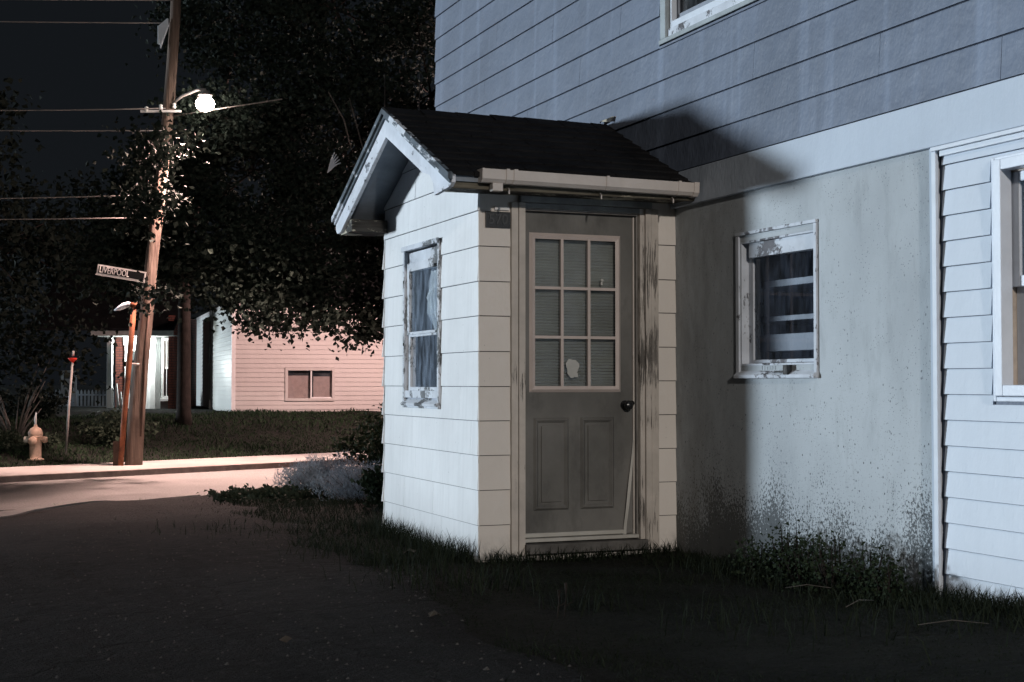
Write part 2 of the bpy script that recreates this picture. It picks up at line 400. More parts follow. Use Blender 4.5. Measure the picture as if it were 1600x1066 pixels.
# ------------------------------------------------------------------ ground, road, pavement, kerb, driveway
RA = Vector((.6, 17.8)); RD = Vector((.914, .405)); RN = Vector((-.405, .914))
KERB = 4.45; RZ = -.42; WZ = -.33; WB = 6.7
def st(x, y):
    p = Vector((x, y)) - RA; return p.dot(RD), p.dot(RN)
def sm(a, b, x):
    t = max(0, min(1, (x - a) / (b - a))); return t * t * (3 - 2 * t)
def vn(x, y): return sin(x * 1.7 + y * .6) * .5 + sin(x * .7 - y * 2.1 + 1.3) * .3 + sin(x * 4.1 + y * 3.3) * .2
def gh(x, y):
    t, s = st(x, y)
    h = -.36 * sm(-8, -.3, s) + .24 * sm(2.2, 5.5, t) * sm(-6, -2, s) * (1 - sm(-1.5, 0, s))     # near side and its verge
    h += -.08 * sm(-.6, 0, s)
    h += .10 * sm(7.2, 4.5, y) * sm(2.5, 4.4, x)
    if s > -1: h = h * (1 - sm(-.6, 0, s)) + (RZ - .06) * sm(-.6, 0, s)
    if s > WB: h = WZ - .03 + .70 * sm(WB, 12.5, s)
    h += .02 * vn(x, y) * (1 - sm(-1.5, -.5, s)) + (.04 * vn(x, y) if s > WB + .3 else 0)
    return h
xs = [-200, -120, -70, -40] + [-25 + i * .8 for i in range(26)] + [-4 + i * .25 for i in range(60)] + [11.5 + i for i in range(16)] + [40, 70, 120, 200]
ys = [-120, -60, -30, -15, -8, -4, 0] + [2 + i * .25 for i in range(108)] + [29.5 + i for i in range(24)] + [60, 80, 120, 200, 400]
g = B(); vs = [(x, y, gh(x, y)) for y in ys for x in xs]; nx = len(xs)
g.add(vs, [(j * nx + i, j * nx + i + 1, (j + 1) * nx + i + 1, (j + 1) * nx + i) for j in range(len(ys) - 1) for i in range(nx - 1)], True)
o = g.build('ground', M['soil'], fix=False); o['kind'] = 'structure'; o['label'] = 'dark soil and turf ground around the houses'
def RP(t, s): q = RA + RD * t + RN * s; return q.x, q.y
def strip(name, mat, s0, s1, z, thick, label, t0=-90, t1=90):
    b = B(); ts = [t0 + (t1 - t0) * i / 60 for i in range(61)]
    vs = []
    for t in ts:
        for s_, zz in ((s0, z - thick), (s0, z), (s1, z), (s1, z - thick)):
            x, y = RP(t, s_); vs.append((x, y, zz))
    fs = []
    for i in range(60):
        a = i * 4
        for k in range(3): fs.append((a + k, a + k + 1, a + 5 + k, a + 4 + k))
    b.add(vs, fs); o = b.build(name, mat); o['kind'] = 'structure'; o['label'] = label; return o
strip('road', M['road'], -.0, KERB, RZ, .15, 'lamp lit grey road crossing behind the yard')
strip('kerb', M['kerb'], KERB, KERB + .14, WZ + .002, .2, 'low worn kerb along the far side of the road')
strip('pavement', M['concrete'], KERB + .14, WB, WZ, .2, 'pale concrete pavement beyond the road')
# concrete apron along the near edge of the road
AP = [(-60, 60), (-8, 9), (-.95, 2.2), (0, 1.15), (.79, .68), (2.24, .15), (2.9, .02), (60, .02)]
def awid(t):
    for (t0, w0), (t1, w1_) in zip(AP, AP[1:]):
        if t <= t1: return w0 + (w1_ - w0) * (t - t0) / (t1 - t0)
    return .02
b = B(); top = []; bot = []
for i in range(31):
    t = -3.4 + i * .21
    top.append((*RP(t, .02), RZ + .010)); x, y = RP(t, -awid(t)); bot.append((x, y, max(gh(x, y), RZ) + .035))
b.add(top + bot, [(i, i + 1, 31 + i + 1, 31 + i) for i in range(30)])
b.add([(x, y, z - .12) for x, y, z in bot] + bot, [(i, i + 1, 31 + i + 1, 31 + i) for i in range(30)])
o = b.build('path', M['concrete'], fix=False); o['kind'] = 'structure'; o['label'] = 'pale concrete apron at the mouth of the driveway'
# driveway: dark old asphalt in the foreground
def drive_edge(y): return 2.15 + .06 * (y - 4) + .09 * sin(y * 1.9) + .05 * sin(y * 5.3) + (.10 * (y - 12) if y > 12 else 0)
b = B(); rows = []
yv = [-20, -10, -4, 0, 1, 2] + [2.5 + i * .3 for i in range(58)]
NX = 36
for y in yv:
    xr = drive_edge(y)
    row = []
    for i in range(NX + 1):
        f = i / NX; x = -14 + (xr + 14) * (f ** .5)
        row.append((x, y))
    rows.append(row)
vs = []; keep = {}
for j, row in enumerate(rows):
    for i, (x, y) in enumerate(row):
        t, s = st(x, y)
        lim = -awid(t) - .02 * (1 + sin(t * 3))
        if s > lim: x, y = RP(t, lim)
        vs.append((x, y, gh(x, y) + .018 - (.012 if i == NX else 0)))
b.add(vs, [(j * (NX + 1) + i, j * (NX + 1) + i + 1, (j + 1) * (NX + 1) + i + 1, (j + 1) * (NX + 1) + i) for j in range(len(rows) - 1) for i in range(NX)], True)
o = b.build('driveway', M['drive'], fix=False); o['kind'] = 'structure'; o['label'] = 'dark patched asphalt driveway in the foreground'

# ------------------------------------------------------------------ the main house
HX = 4.465
house = thing('house', 'two tone house with blue grey lap boards above and rendered wall and white siding below', 'house', (HX, 5.0, 0), world=True)
WX = lambda u, z_, o_: (HX - o_, u, z_)           # wall facing -X
Y0, Y1, TOP = -.5, 12.92, 6.2
w1 = (6.58, 7.36, 1.19, 1.93)                     # small window opening
w2 = (4.20, 5.10, 1.06, 2.05)                     # white vinyl window
w3 = (6.95, 8.24, 3.42, 4.75)                     # upper window
# wall body with openings
b = B()
def slab(bm, rect, holes, x0, x1):
    for (a, c, d, e) in rects_minus(rect, holes): bm.box(x0, x1, a, c, d, e)
slab(b, (5.54, Y1, -.5, 2.30), [w1, (8.25, 10.05, .0, 2.24)], HX, HX + .2)
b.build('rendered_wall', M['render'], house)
b = B(); slab(b, (Y0, 5.535, -.5, 2.30), [w2], HX + .004, HX + .2)
slab(b, (Y0, Y1, 2.305, TOP), [w3], HX + .004, HX + .2)
b.box(HX + .2, 12.5, Y1 - .2, Y1, -.5, TOP); b.box(HX + .2, 12.5, Y0, Y0 + .2, -.5, TOP); b.box(12.3, 12.5, Y0 + .2, Y1 - .2, -.5, TOP)
b.build('wall', M['upper'], house)
# upper lap boards
zs = [2.452] + [2.654 + .2175 * i for i in range(18)]; zs = [z for z in zs if z < TOP]
jt = []
fixed = {0: [5.08, 9.2], 1: [5.97, 10.9], 2: [7.17, 9.95], 3: [10.63, 4.1], 4: [9.6, 5.3], 5: [8.92, 6.4, 11.6], 6: [10.1], 7: [11.3, 9.2]}
for i in range(len(zs)): jt.append(fixed.get(i, [random.uniform(1, 3), random.uniform(4, 6), random.uniform(9, 12)]) + [random.uniform(0, 3)])
joints(WX, Y0, Y1, zs, house, [(w3[0] - .09, w3[1] + .09, w3[2] - .10, w3[3] + .08)], h=.0036, o=.014, mat='lap_shade_blue')
b = B(); lap(b, WX, Y0, Y1, zs, .012, .026, jt, [(w3[0] - .09, w3[1] + .09, w3[2] - .10, w3[3] + .08)], wob=.0012)
b.build('siding', M['upper'], house)
b = B(); b.box(HX - .034, HX, Y0, Y1, 2.222, 2.448); b.build('band_board', M['band'], house, .004)
b = B(); b.box(HX - .052, HX - .034, Y0, 5.54, 2.196, 2.216); b.box(HX - .03, HX, Y0, 5.50, 2.17, 2.22); b.build('drip_trim', M['trim'], house, .002)
# corner trim between render and vinyl
b = B(); b.box(HX - .026, HX + .002, 5.535, 5.558, -.1, 2.222); b.box(HX - .042, HX - .026, 5.512, 5.545, -.1, 2.218); b.build('corner_trim', M['trim'], house, .003)
b = B(); b.box(HX - .010, HX + .002, 5.565, 5.60, -.1, 2.222); b.build('corner_trim', M['band'], house, .003)
# vinyl siding
zs = [.06 + .1215 * i for i in range(18)]; zs = [z for z in zs if z < 2.2] + [2.20]
b = B(); lap(b, WX, Y0, 5.505, zs, .004, .015, None, [(w2[0] - .07, w2[1] + .07, w2[2] - .07, w2[3] + .06)], wob=.0004)
b.build('siding', M['vinyl'], house)
# --- small window in the rendered wall
def frame_rect(bm, x0, x1, y0, y1, z0, z1, wy, wz, wzb=None):
    wzb = wz if wzb is None else wzb
    bm.box(x0, x1, y0, y0 + wy, z0, z1); bm.box(x0, x1, y1 - wy, y1, z0, z1)
    bm.box(x0, x1, y0 + wy, y1 - wy, z1 - wz, z1); bm.box(x0, x1, y0 + wy, y1 - wy, z0, z0 + wzb)
b = B(); b.box(HX - .014, HX, 7.36, 7.395, 1.13, 1.965); b.box(HX - .014, HX, 6.552, 6.58, 1.13, 1.965); b.box(HX - .016, HX, 6.552, 7.395, 1.966, 1.985)
frame_rect(b, HX, HX + .16, 6.58, 7.36, 1.19, 1.93, .012, .012)
win = b.build('window', M['winwood2'], house, .003); win['label'] = 'small window with peeling pale frame and shelves behind its pane'
b = B(); b.box(HX + .05, HX + .075, 7.30, 7.348, 1.20, 1.918); b.box(HX + .05, HX + .075, 6.592, 6.60, 1.20, 1.918); b.box(HX + .02, HX + .075, 6.60, 7.30, 1.83, 1.918)
b.box(HX + .05, HX + .075, 6.60, 7.30, 1.205, 1.225)
b.build('sash', M['winwood2'], win, .003)
b = B(); b.add([(HX + .062, 6.60, 1.22), (HX + .062, 7.30, 1.22), (HX + .062, 7.30, 1.835), (HX + .062, 6.60, 1.835)], [(0, 1, 2, 3)]); b.build('pane', M['glass_shelf'], win)
b = B(); b.prism([(HX + .06, 6.555, 1.20), (HX - .035, 6.552, 1.135), (HX - .035, 6.552, 1.115), (HX + .06, 6.555, 1.115)], [(HX + .06, 7.385, 1.20), (HX - .035, 7.39, 1.135), (HX - .035, 7.39, 1.115), (HX + .06, 7.385, 1.115)])
b.build('sill', M['winwood2'], win, .004)
b = B()
for i in range(6): B().box(HX + .000, HX + .012, 6.98 + i * .028, 6.985 + i * .028, 1.164, 1.186).build('vent_slot', M['black'], win)
b.box(HX - .044, HX - .010, 6.80, 6.84, 1.135, 1.19); b.box(HX - .03, HX - .012, 6.86, 6.95, 1.148, 1.158)
b.build('latch', M['black'], win)
b = B(); b.box(HX + .55, HX + .57, 6.2, 7.8, .9, 2.2); b.box(HX + .16, HX + .55, 6.2, 6.22, .9, 2.2); b.box(HX + .201, HX + .55, 7.78, 7.8, .9, 2.2); b.box(HX + .16, HX + .55, 6.22, 7.78, 2.18, 2.2); b.box(HX + .16, HX + .55, 6.22, 7.78, .9, .92)
b.build('cupboard_lining', M['dark'], win)
for z0, z1 in ((1.655, 1.695), (1.452, 1.482)):
    b = B(); b.box(HX + .135, HX + .50, 6.3, 7.50, z0, z1); b.build('shelf', M['shelfw'], win, .003)
b = B(); b.box(HX + .125, HX + .19, 6.3, 7.44, 1.275, 1.375); b.build('shelf_box', M['shelfw'], win, .004)
b = B(); b.box(HX + .205, HX + .25, 7.56, 7.60, .95, 1.9); b.build('shelf_post', plain('shelf_post', (.10, .11, .12)), win)
# --- white vinyl window at the right
b = B(); a0, a1, c0, c1 = w2
frame_rect(b, HX - .045, HX + .02, a0 - .065, a1 + .065 - .05, c0 - .03, c1 + .045, .05, .05)
frame_rect(b, HX - .028, HX + .01, a0 - .085, a1 + .045, c0 - .055, c1 + .06, .022, .022)
win = b.build('window', M['vinyl_frame'], house, .004); win['label'] = 'white vinyl sash window with net curtain in its upper half'
b = B(); frame_rect(b, HX + .02, HX + .14, a0, a1, c0, c1, .012, .012); b.build('jamb', plain('warm_jamb', (.42, .36, .31), .6, .15, 12), win)
b = B(); frame_rect(b, HX + .028, HX + .058, a0 + .012, a1 - .012, 1.52, c1 - .012, .06, .045, .05); b.build('sash', M['vinyl_frame'], win, .004)
b = B(); frame_rect(b, HX + .061, HX + .095, a0 + .012, a1 - .012, c0 + .012, 1.535, .06, .04, .065); b.build('sash', M['vinyl_frame'], win, .004)
b = B()
for xx, z0, z1 in ((HX + .043, 1.56, 2.02), (HX + .078, 1.11, 1.5)): b.add([(xx, a0 + .06, z0), (xx, a1 - .06, z0), (xx, a1 - .06, z1), (xx, a0 + .06, z1)], [(0, 1, 2, 3)])
b.build('pane', M['glass'], win)
def folds(bm, x, y0, y1, z0, z1, amp=.02, n_=60, fr=70):
    vs = []
    for j in range(2):
        for i in range(n_ + 1):
            y = y0 + (y1 - y0) * i / n_; vs.append((x + amp * sin(y * fr) + amp * .5 * sin(y * fr * 2.3 + 1), y, (z0, z1)[j]))
    bm.add(vs, [(i, i + 1, n_ + 2 + i, n_ + 1 + i) for i in range(n_)], True)
b = B(); folds(b, HX + .20, a0 + .03, a1 - .03, 1.50, 2.05); b.build('curtain', plain('window_net', (.30, .35, .42), .9, .3, 8), win)
b = B(); b.box(HX + .40, HX + .42, 3.9, 5.4, .9, 2.2); b.build('room_lining', M['dark'], win)
# --- upper window
a0, a1, c0, c1 = w3
b = B(); b.box(HX - .03, HX + .02, a1, a1 + .075, c0 - .06, c1 + .06); b.box(HX - .03, HX + .02, a0 - .075, a0, c0 - .06, c1 + .06); b.box(HX - .03, HX + .02, a0, a1, c1, c1 + .06)
b.box(HX - .036, HX + .02, a0 - .08, a1 + .085, c0 - .092, c0 - .062)
win = b.build('window', plain('upper_casing', (.27, .31, .33), .6, .15), house, .004); win['label'] = 'upper window with dark panes at the top of the blue grey wall'
b = B(); b.box(HX - .012, HX + .1, a0, a1, c0 - .06, c0 - .002); b.build('sill', M['winwood2'], win, .003)
b = B(); frame_rect(b, HX + .0, HX + .04, a0 + .002, a1 - .002, c0, c1, .03, .035, .045); b.build('sash', M['trim'], win, .003)
b = B(); frame_rect(b, HX + .045, HX + .07, a0 + .01, a1 - .01, c0 + .01, c1, .03, .035, .085); b.build('sash', plain('inner_sash', (.22, .25, .30), .6, .1), win, .003)
b = B(); b.add([(HX + .06, a0, c0), (HX + .06, a1, c0), (HX + .06, a1, c1), (HX + .06, a0, c1)], [(0, 1, 2, 3)]); b.build('pane', M['glass'], win)
b = B(); b.box(HX + .40, HX + .42, a0 - .5, a1 + .5, 3.0, 5.4); b.build('room_lining', M['dark'], win)
# roof of the house
b = B(); b.prism([(HX - .35, Y0 - .3, TOP), (12.9, Y0 - .3, TOP), ((HX + 12.5) / 2, Y0 - .3, TOP + 2.4)], [(HX - .35, Y1 + .15, TOP), (12.9, Y1 + .15, TOP), ((HX + 12.5) / 2, Y1 + .15, TOP + 2.4)])
b.build('roof', M['roof'], house)

# ------------------------------------------------------------------ entrance porch
PX, PY, PB = 3.10, 8.17, 10.13
porch = thing('entrance_porch', 'small gabled entrance porch with white shingles, dark roof and grey door', 'porch', (PX, PY, 0), world=True)
RY, RIDGE, PITCH = 9.11, 2.925, .462
roofz = lambda y: RIDGE - PITCH * abs(y - RY)
gwin = (8.885, 9.615, .945, 2.035)                # narrow side window opening (y, z)
G = lambda u, z_, o_: (PX - o_, u, z_)
F = lambda u, z_, o_: (u, PY - o_, z_)
ga = [(PITCH, 1, RIDGE - .05 + PITCH * RY), (-PITCH, 1, RIDGE - .05 - PITCH * RY)]
b = B()
for r in rects_minus((PY + .004, PB, -.3, 3.0), [gwin]):
    p = [(r[0], r[2]), (r[1], r[2]), (r[1], r[3]), (r[0], r[3])]
    for c in ga: p = clip(p, *c)
    if len(p) > 2: b.prism([G(u, z_, 0) for u, z_ in p], [G(u, z_, -.09) for u, z_ in p])
b.box(PX + .09, HX, PB - .09, PB, -.3, 2.35)
b.build('wall', M['shingle'], porch)
zs = [-.10, .0, .213, .428, .641, .853, 1.064, 1.28, 1.499, 1.712, 1.929, 2.148, 2.367, 2.585, 2.80, 3.0]
zs = [-.215] + zs[1:]
jg = [[9.3], [8.86, 9.75], [9.65, 9.02], [8.5, 9.4], [8.3], [8.5], [], [], [], [], [9.56], [8.7], [9.4], [9.0], [9.2], []]
joints(G, PY + .002, PB, zs, porch, [gwin], ga, .0035, .0035, 'lap_shade_light')
b = B(); lap(b, G, PY, PB + .008, zs, .003, .011, jg, [gwin], ga, wob=.0022)
o = b.build('shingle_siding', M['shingle'], porch); o['label'] = 'bright white shingles on the gable side'
# side boards lapping the far edge: small vertical return strip
b = B(); b.box(PX - .008, PX + .03, PB, PB + .014, -.2, 2.2)
for zz in zs[1:11]: b.prism([(PX - .024, PB, zz), (PX + .05, PB, zz), (PX + .05, PB + .016, zz), (PX - .024, PB + .016, zz)], [(PX - .006, PB, zz + .21), (PX + .05, PB, zz + .21), (PX + .05, PB + .006, zz + .21), (PX - .006, PB + .006, zz + .21)])
b.build('corner_trim', M['shingle'], porch)
# front wall
DX0, DX1, DTOP = 3.392, 4.205, 2.176
b = B()
for r in rects_minus((PX + .005, HX, -.3, 2.32), [(DX0, DX1, .045, DTOP)]): b.box(r[0], r[1], PY, PY + .10, r[2], r[3])
b.build('wall', M['shingle_front'], porch)
b = B(); lap(b, F, PX - .007, 3.302, [z for z in zs if z < 2.3], .004, .015, None, wob=.0008)
o = b.build('shingle_siding', M['shingle_front'], porch); o['label'] = 'beige looking shingles left of the door, under the number plate'
b = B()
zr = [-.2, .013, .232, .447, .663, .881, 1.10, 1.318, 1.539, 1.755, 1.98, 2.2]
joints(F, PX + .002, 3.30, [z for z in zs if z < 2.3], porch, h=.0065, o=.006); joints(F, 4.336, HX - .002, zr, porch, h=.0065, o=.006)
lap(b, F, 4.335, HX - .002, zr, .004, .015, None, wob=.0008)
o = b.build('shingle_siding', M['shingle_front'], porch); o['label'] = 'beige looking shingles right of the door'
# door casing
b = B(); b.box(3.305, 3.350, PY - .026, PY, .02, 2.21); b.box(3.353, 3.396, PY - .032, PY, .02, 2.21)
b.build('door_casing', M['casing'], porch, .003)
b = B(); b.box(4.236, 4.277, PY - .030, PY, .02, 2.21); b.box(4.280, 4.331, PY - .024, PY, .02, 2.21); b.box(4.2, 4.233, PY - .018, PY + .02, .05, 2.17)
b.build('door_casing', M['casing_bad'], porch, .003)
b = B(); b.box(3.36, 4.275, PY - .045, PY - .001, 2.212, 2.262); b.box(3.398, 4.198, PY - .02, PY + .02, 2.178, 2.210); b.box(3.13, 4.44, PY - .02, PY - .002, 2.264, 2.31)
b.build('door_head', plain('head_board', (.28, .29, .29), .8, .2), porch, .003)
b = B(); b.box(DX0, 3.404, PY + .002, PY + .10, .05, DTOP); b.box(4.192, DX1, PY + .022, PY + .10, .05, DTOP); b.box(3.404, 4.192, PY + .002, PY + .10, 2.165, DTOP)
b.build('door_jamb', plain('door_jamb', (.20, .19, .18), .7, .2), porch)
# door slab with lite opening
DY = PY + .045
lx0, lx1, lz0, lz1 = 3.470, 4.070, 1.048, 2.016
b = B()
for r in rects_minus((3.406, 4.172, .125, 2.162), [(lx0, lx1, lz0, lz1)]): b.box(r[0], r[1], DY, DY + .042, r[2], r[3])
door = b.build('door', M['door'], porch); door['label'] = 'weathered grey door with nine small panes and two panels'
b = B(); b.box(4.176, 4.186, DY - .006, DY + .03, .12, 2.16); b.build('weather_strip', M['casing'], porch)
def moulding(bm, x0, x1, z0, z1, y, wd, h, inner=0):
    # picture-frame moulding, ridge profile
    P_ = [(x0, z0), (x1, z0), (x1, z1), (x0, z1)]
    Q_ = [(x0 + wd, z0 + wd), (x1 - wd, z0 + wd), (x1 - wd, z1 - wd), (x0 + wd, z1 - wd)]
    m_ = wd * .45; R_ = [(x0 + m_, z0 + m_), (x1 - m_, z0 + m_), (x1 - m_, z1 - m_), (x0 + m_, z1 - m_)]
    for i in range(4):
        j = (i + 1) % 4
        bm.add([(P_[i][0], y, P_[i][1]), (P_[j][0], y, P_[j][1]), (R_[j][0], y - h, R_[j][1]), (R_[i][0], y - h, R_[i][1]), (Q_[j][0], y - inner, Q_[j][1]), (Q_[i][0], y - inner, Q_[i][1])], [(0, 1, 2, 3), (3, 2, 4, 5)])
for x0, x1 in ((3.480, 3.722), (3.803, 4.040)):
    b = B(); moulding(b, x0, x1, .288, .870, DY, .034, .016)
    b.box(x0 + .052, x1 - .052, DY - .010, DY + .001, .34, .818)
    pn = b.build('door_panel', M['door'], door, .003)
b = B(); moulding(b, 3.452, 4.088, 1.030, 2.034, DY, .038, .016, .006)
for i in (1, 2):
    xx = lx0 + .018 + (lx1 - lx0 - .036) * i / 3; b.box(xx - .009, xx + .009, DY - .008, DY + .012, lz0, lz1)
    zz = lz0 + .018 + (lz1 - lz0 - .036) * i / 3; b.box(lx0, lx1, DY - .0055, DY + .010, zz - .009, zz + .009)
b.build('pane_frame', M['lite'], door)
b = B(); b.add([(lx0, DY + .018, lz0), (lx1, DY + .018, lz0), (lx1, DY + .018, lz1), (lx0, DY + .018, lz1)], [(0, 1, 2, 3)]); b.build('pane', M['glass'], door)
b = B(); k = 0; zz = lz0 - .01
while zz < lz1:
    dy = .0015 * sin(k * 2.1); t = .004 * sin(k * .9)
    b.obox(((lx0 + lx1) / 2, DY + .060 + dy, zz), (.31, 0, t * .3), (0, .0095, -.0075), (0, .0004, .0006)); zz += .0190; k += 1
b.build('blind', M['blind'], door, fix=False)
b = B(); b.box(lx0 - .03, lx1 + .03, DY + .085, DY + .09, lz0 - .03, lz1 + .03); b.build('door_lining', M['dark'], door)
# paper sticker and little blob on the panes
b = B(); pts = []
for i in range(18):
    a = 2 * pi * i / 18; r = 1 + .12 * sin(3 * a + .6) + .07 * sin(7 * a)
    pts.append((3.756 + .045 * r * cos(a), 1.190 + .058 * r * sin(a) * (1.1 if sin(a) < 0 else .9)))
b.prism([(x, DY + .0165, z) for x, z in pts], [(x, DY + .0150, z) for x, z in pts]); b.box(3.760, 3.795, DY + .0155, DY + .0168, 1.125, 1.150)
b.build('sticker', M['sticker'], door)
b = B(); b.lathe([(0, -.006), (.010, -.004), (.012, .002), (.006, .008), (0, .008)], (3.965, DY + .012, 1.745), 10, 'y'); b.box(3.955, 3.967, DY + .010, DY + .016, 1.715, 1.735); b.build('sucker_hook', M['sticker'], door)
# knob
b = B(); b.lathe([(0, .0), (.031, 0), (.031, -.006), (.014, -.012), (.013, -.035), (.026, -.042), (.031, -.055), (.029, -.068), (.018, -.077), (0, -.079)], (4.118, DY, .945), 24, 'y')
b.build('doorknob', M['black'], door)
b = B(); b.lathe([(0, 0), (.018, 0), (.018, -.010), (.010, -.016), (0, -.016)], (4.165, DY - .002, .957), 16, 'y'); b.build('lock', M['black'], door)
# loose weather strip bowing off the door
b = B(); cv = [(4.172 - .062 * sm(.72, .13, z_) ** .8, DY - .012 - .02 * sm(.72, .3, z_) * sm(.12, .3, z_), z_) for z_ in [.72 - .6 * i / 14 for i in range(15)]]
b.add([(x - .009 * min(1, .25 + i / 8), y, z) for i, (x, y, z) in enumerate(cv)] + [(x + .009 * min(1, .25 + i / 8), y - .006, z) for i, (x, y, z) in enumerate(cv)], [(i, i + 1, 16 + i, 15 + i) for i in range(14)], True)
o = b.build('weather_strip', M['weather'], door, fix=False); o['label'] = 'loose pale weather strip bowing off the lower door edge'
b = B(); b.box(3.404, 4.192, PY - .01, DY + .04, .098, .120); b.box(3.404, 4.10, DY - .02, DY - .001, .124, .150); b.build('threshold', M['weather'], porch, .003)
b = B(); b.box(3.39, 4.235, PY - .06, PY + .09, .03, .090); b.build('door_sill', plain('dark_sill', (.10, .095, .09), .9, .3), porch, .004)
# number plate and tape
b = B(); b.box(3.134, 3.298, PY - .024, PY - .014, 2.046, 2.146)
plate = b.build('number_plate', M['plate'], porch, .002)
mt = Matrix.Translation((3.216 - PX, -.0265, 2.096)) @ Matrix.Rotation(pi / 2, 4, 'X')
text('house_number', '570', .088, plate, M['digit'], mt, .0015, 1.0)
b = B(); b.box(3.196, 3.292, PY - .018, PY - .012, 2.158, 2.180); b.build('tape_strip', M['white'], porch)
# side window
a0, a1, c0, c1 = gwin
b = B(); frame_rect(b, PX - .024, PX + .03, a0 - .022, a1 + .022, c0 - .03, c1 + .012, .034, .03, .04)
b.box(PX - .036, PX - .024, a0 - .03, a1 + .03, c1 - .02, c1 + .014)
win = b.build('window', M['winwood'], porch, .003); win['label'] = 'narrow window with flaking white frame on the gable side'
b = B(); b.box(PX + .008, PX + .03, a0 + .012, a1 - .012, 1.905, 2.005); b.build('head_board', M['winwood'], win, .003)
b = B(); frame_rect(b, PX - .006, PX + .03, a0 + .012, a1 - .012, 1.425, 1.93, .055, .06, .02); frame_rect(b, PX + .004, PX + .034, a0 + .014, a1 - .014, 1.03, 1.43, .053, .02, .03)
b.build('sash', M['winwood'], win, .003)
b = B(); b.box(PX - .02, PX + .02, a0 + .004, a1 - .004, .985, 1.035); b.prism([(PX - .045, a0 - .01, .945), (PX + .01, a0 - .01, .985), (PX + .01, a0 - .01, .93), (PX - .04, a0 - .01, .93)], [(PX - .045, a1 + .01, .945), (PX + .01, a1 + .01, .985), (PX + .01, a1 + .01, .93), (PX - .04, a1 + .01, .93)])
b.build('sill', M['winwood'], win, .003)
b = B()
for xx, z0, z1 in ((PX + .012, 1.44, 1.88), (PX + .02, 1.05, 1.42)): b.add([(xx, a0 + .06, z0), (xx, a1 - .06, z0), (xx, a1 - .06, z1), (xx, a0 + .06, z1)], [(0, 1, 2, 3)])
b.build('pane', M['glass_dirty'], win)
# net curtain drawn to one side, its edge falling in a slant
b = B(); vs = []; n_ = 50
for j in range(9):
    z_ = 1.04 + (1.90 - 1.04) * j / 8; ye = a0 + .30 + .30 * (j / 8) ** 1.4 - .10 * sin(j * .9)
    for i in range(n_ + 1):
        y = a0 + .02 + (ye - a0 - .02) * i / n_; vs.append((PX + .11 + .016 * sin(y * 85) + .008 * sin(y * 190 + j * .3), y, z_))
b.add(vs, [(j * (n_ + 1) + i, j * (n_ + 1) + i + 1, (j + 1) * (n_ + 1) + i + 1, (j + 1) * (n_ + 1) + i) for j in range(8) for i in range(n_)], True); b.build('curtain', M['curtain'], win, fix=False)
for q in ((PX - .028, PX - .018, a1 - .006, a1 + .006, 1.35, 1.37), (PX - .028, PX - .018, a1 - .006, a1 + .006, 1.79, 1.81), (PX - .03, PX - .006, a0 + .05, a0 + .066, 1.865, 1.885)): B().box(*q).build('hinge', M['black'], win)
# interior darkness
b = B(); b.box(PX + .6, PX + .62, PY + .2, PB - .1, 0, 2.3); b.build('room_lining', M['dark'], porch)

# porch roof: deck and courses of shingles
EX0 = 2.79; YR, YL = 7.83, 10.37
b = B(); RX1 = HX + .10
for ye in (YR, YL):
    zr_, ze = roofz(RY), roofz(ye)
    a = [(EX0 + .012, RY, zr_ - .022), (EX0 + .012, ye, ze - .022), (EX0 + .012, ye, ze - .060), (EX0 + .012, RY, zr_ - .060)]
    b.prism(a, [(HX - .036, y, z) for x, y, z in a])
roof = b.build('roof', M['soffit'], porch)
b = B(); NC = 10
for sgn, ye in ((-1, YR - .03), (1, YL + .03)):
    L = abs(ye - RY)
    for i in range(NC):
        d0, d1 = L * (1 - i / NC), L * (1 - (i + 1) / NC) - .03
        d1 = max(d1, 0)
        x = EX0 - .022 + random.uniform(-.012, .012)
        while x < HX - .03:
            wx = random.uniform(.16, .24); xe = min(x + wx, HX - .030); j = random.uniform(-.006, .006)
            if HX - xe < .06: xe = HX - .030
            q = lambda xx, d, h: (xx, RY + sgn * d, RIDGE - PITCH * d + h)
            h0 = .010 + random.uniform(0, .004)
            a = [q(x, d0 + j, -.018), q(x, d0 + j, h0 - .004), q(x, d1, -.006), q(x, d1, -.018)]
            b.prism(a, [(xe - .003, y, z) for _, y, z in a]); x = xe
x = EX0 - .025
while x < HX - .04:                                # ridge caps
    xe = min(x + .26, HX - .03); h = random.uniform(.012, .018)
    for sgn in (-1, 1):
        a = [(x, RY, RIDGE - .01), (x, RY, RIDGE + h), (x, RY + sgn * .13, RIDGE - PITCH * .13 + h - .002), (x, RY + sgn * .13, RIDGE - PITCH * .13 - .01)]
        b.prism(a, [(xe, y, z - .006) for _, y, z in a])
    x = xe - .004
b.build('roof_shingles', M['roof'], roof)
b = B(); b.add([(HX - .05, 9.02, RIDGE + .01), (HX - .032, 9.0, RIDGE + .05), (HX - .032, 9.2, RIDGE + .05), (HX - .09, 9.11, RIDGE + .024), (HX - .05, 9.2, RIDGE + .01)], [(0, 1, 3), (1, 2, 3), (2, 4, 3)])
b.build('flashing', M['eave'], roof)
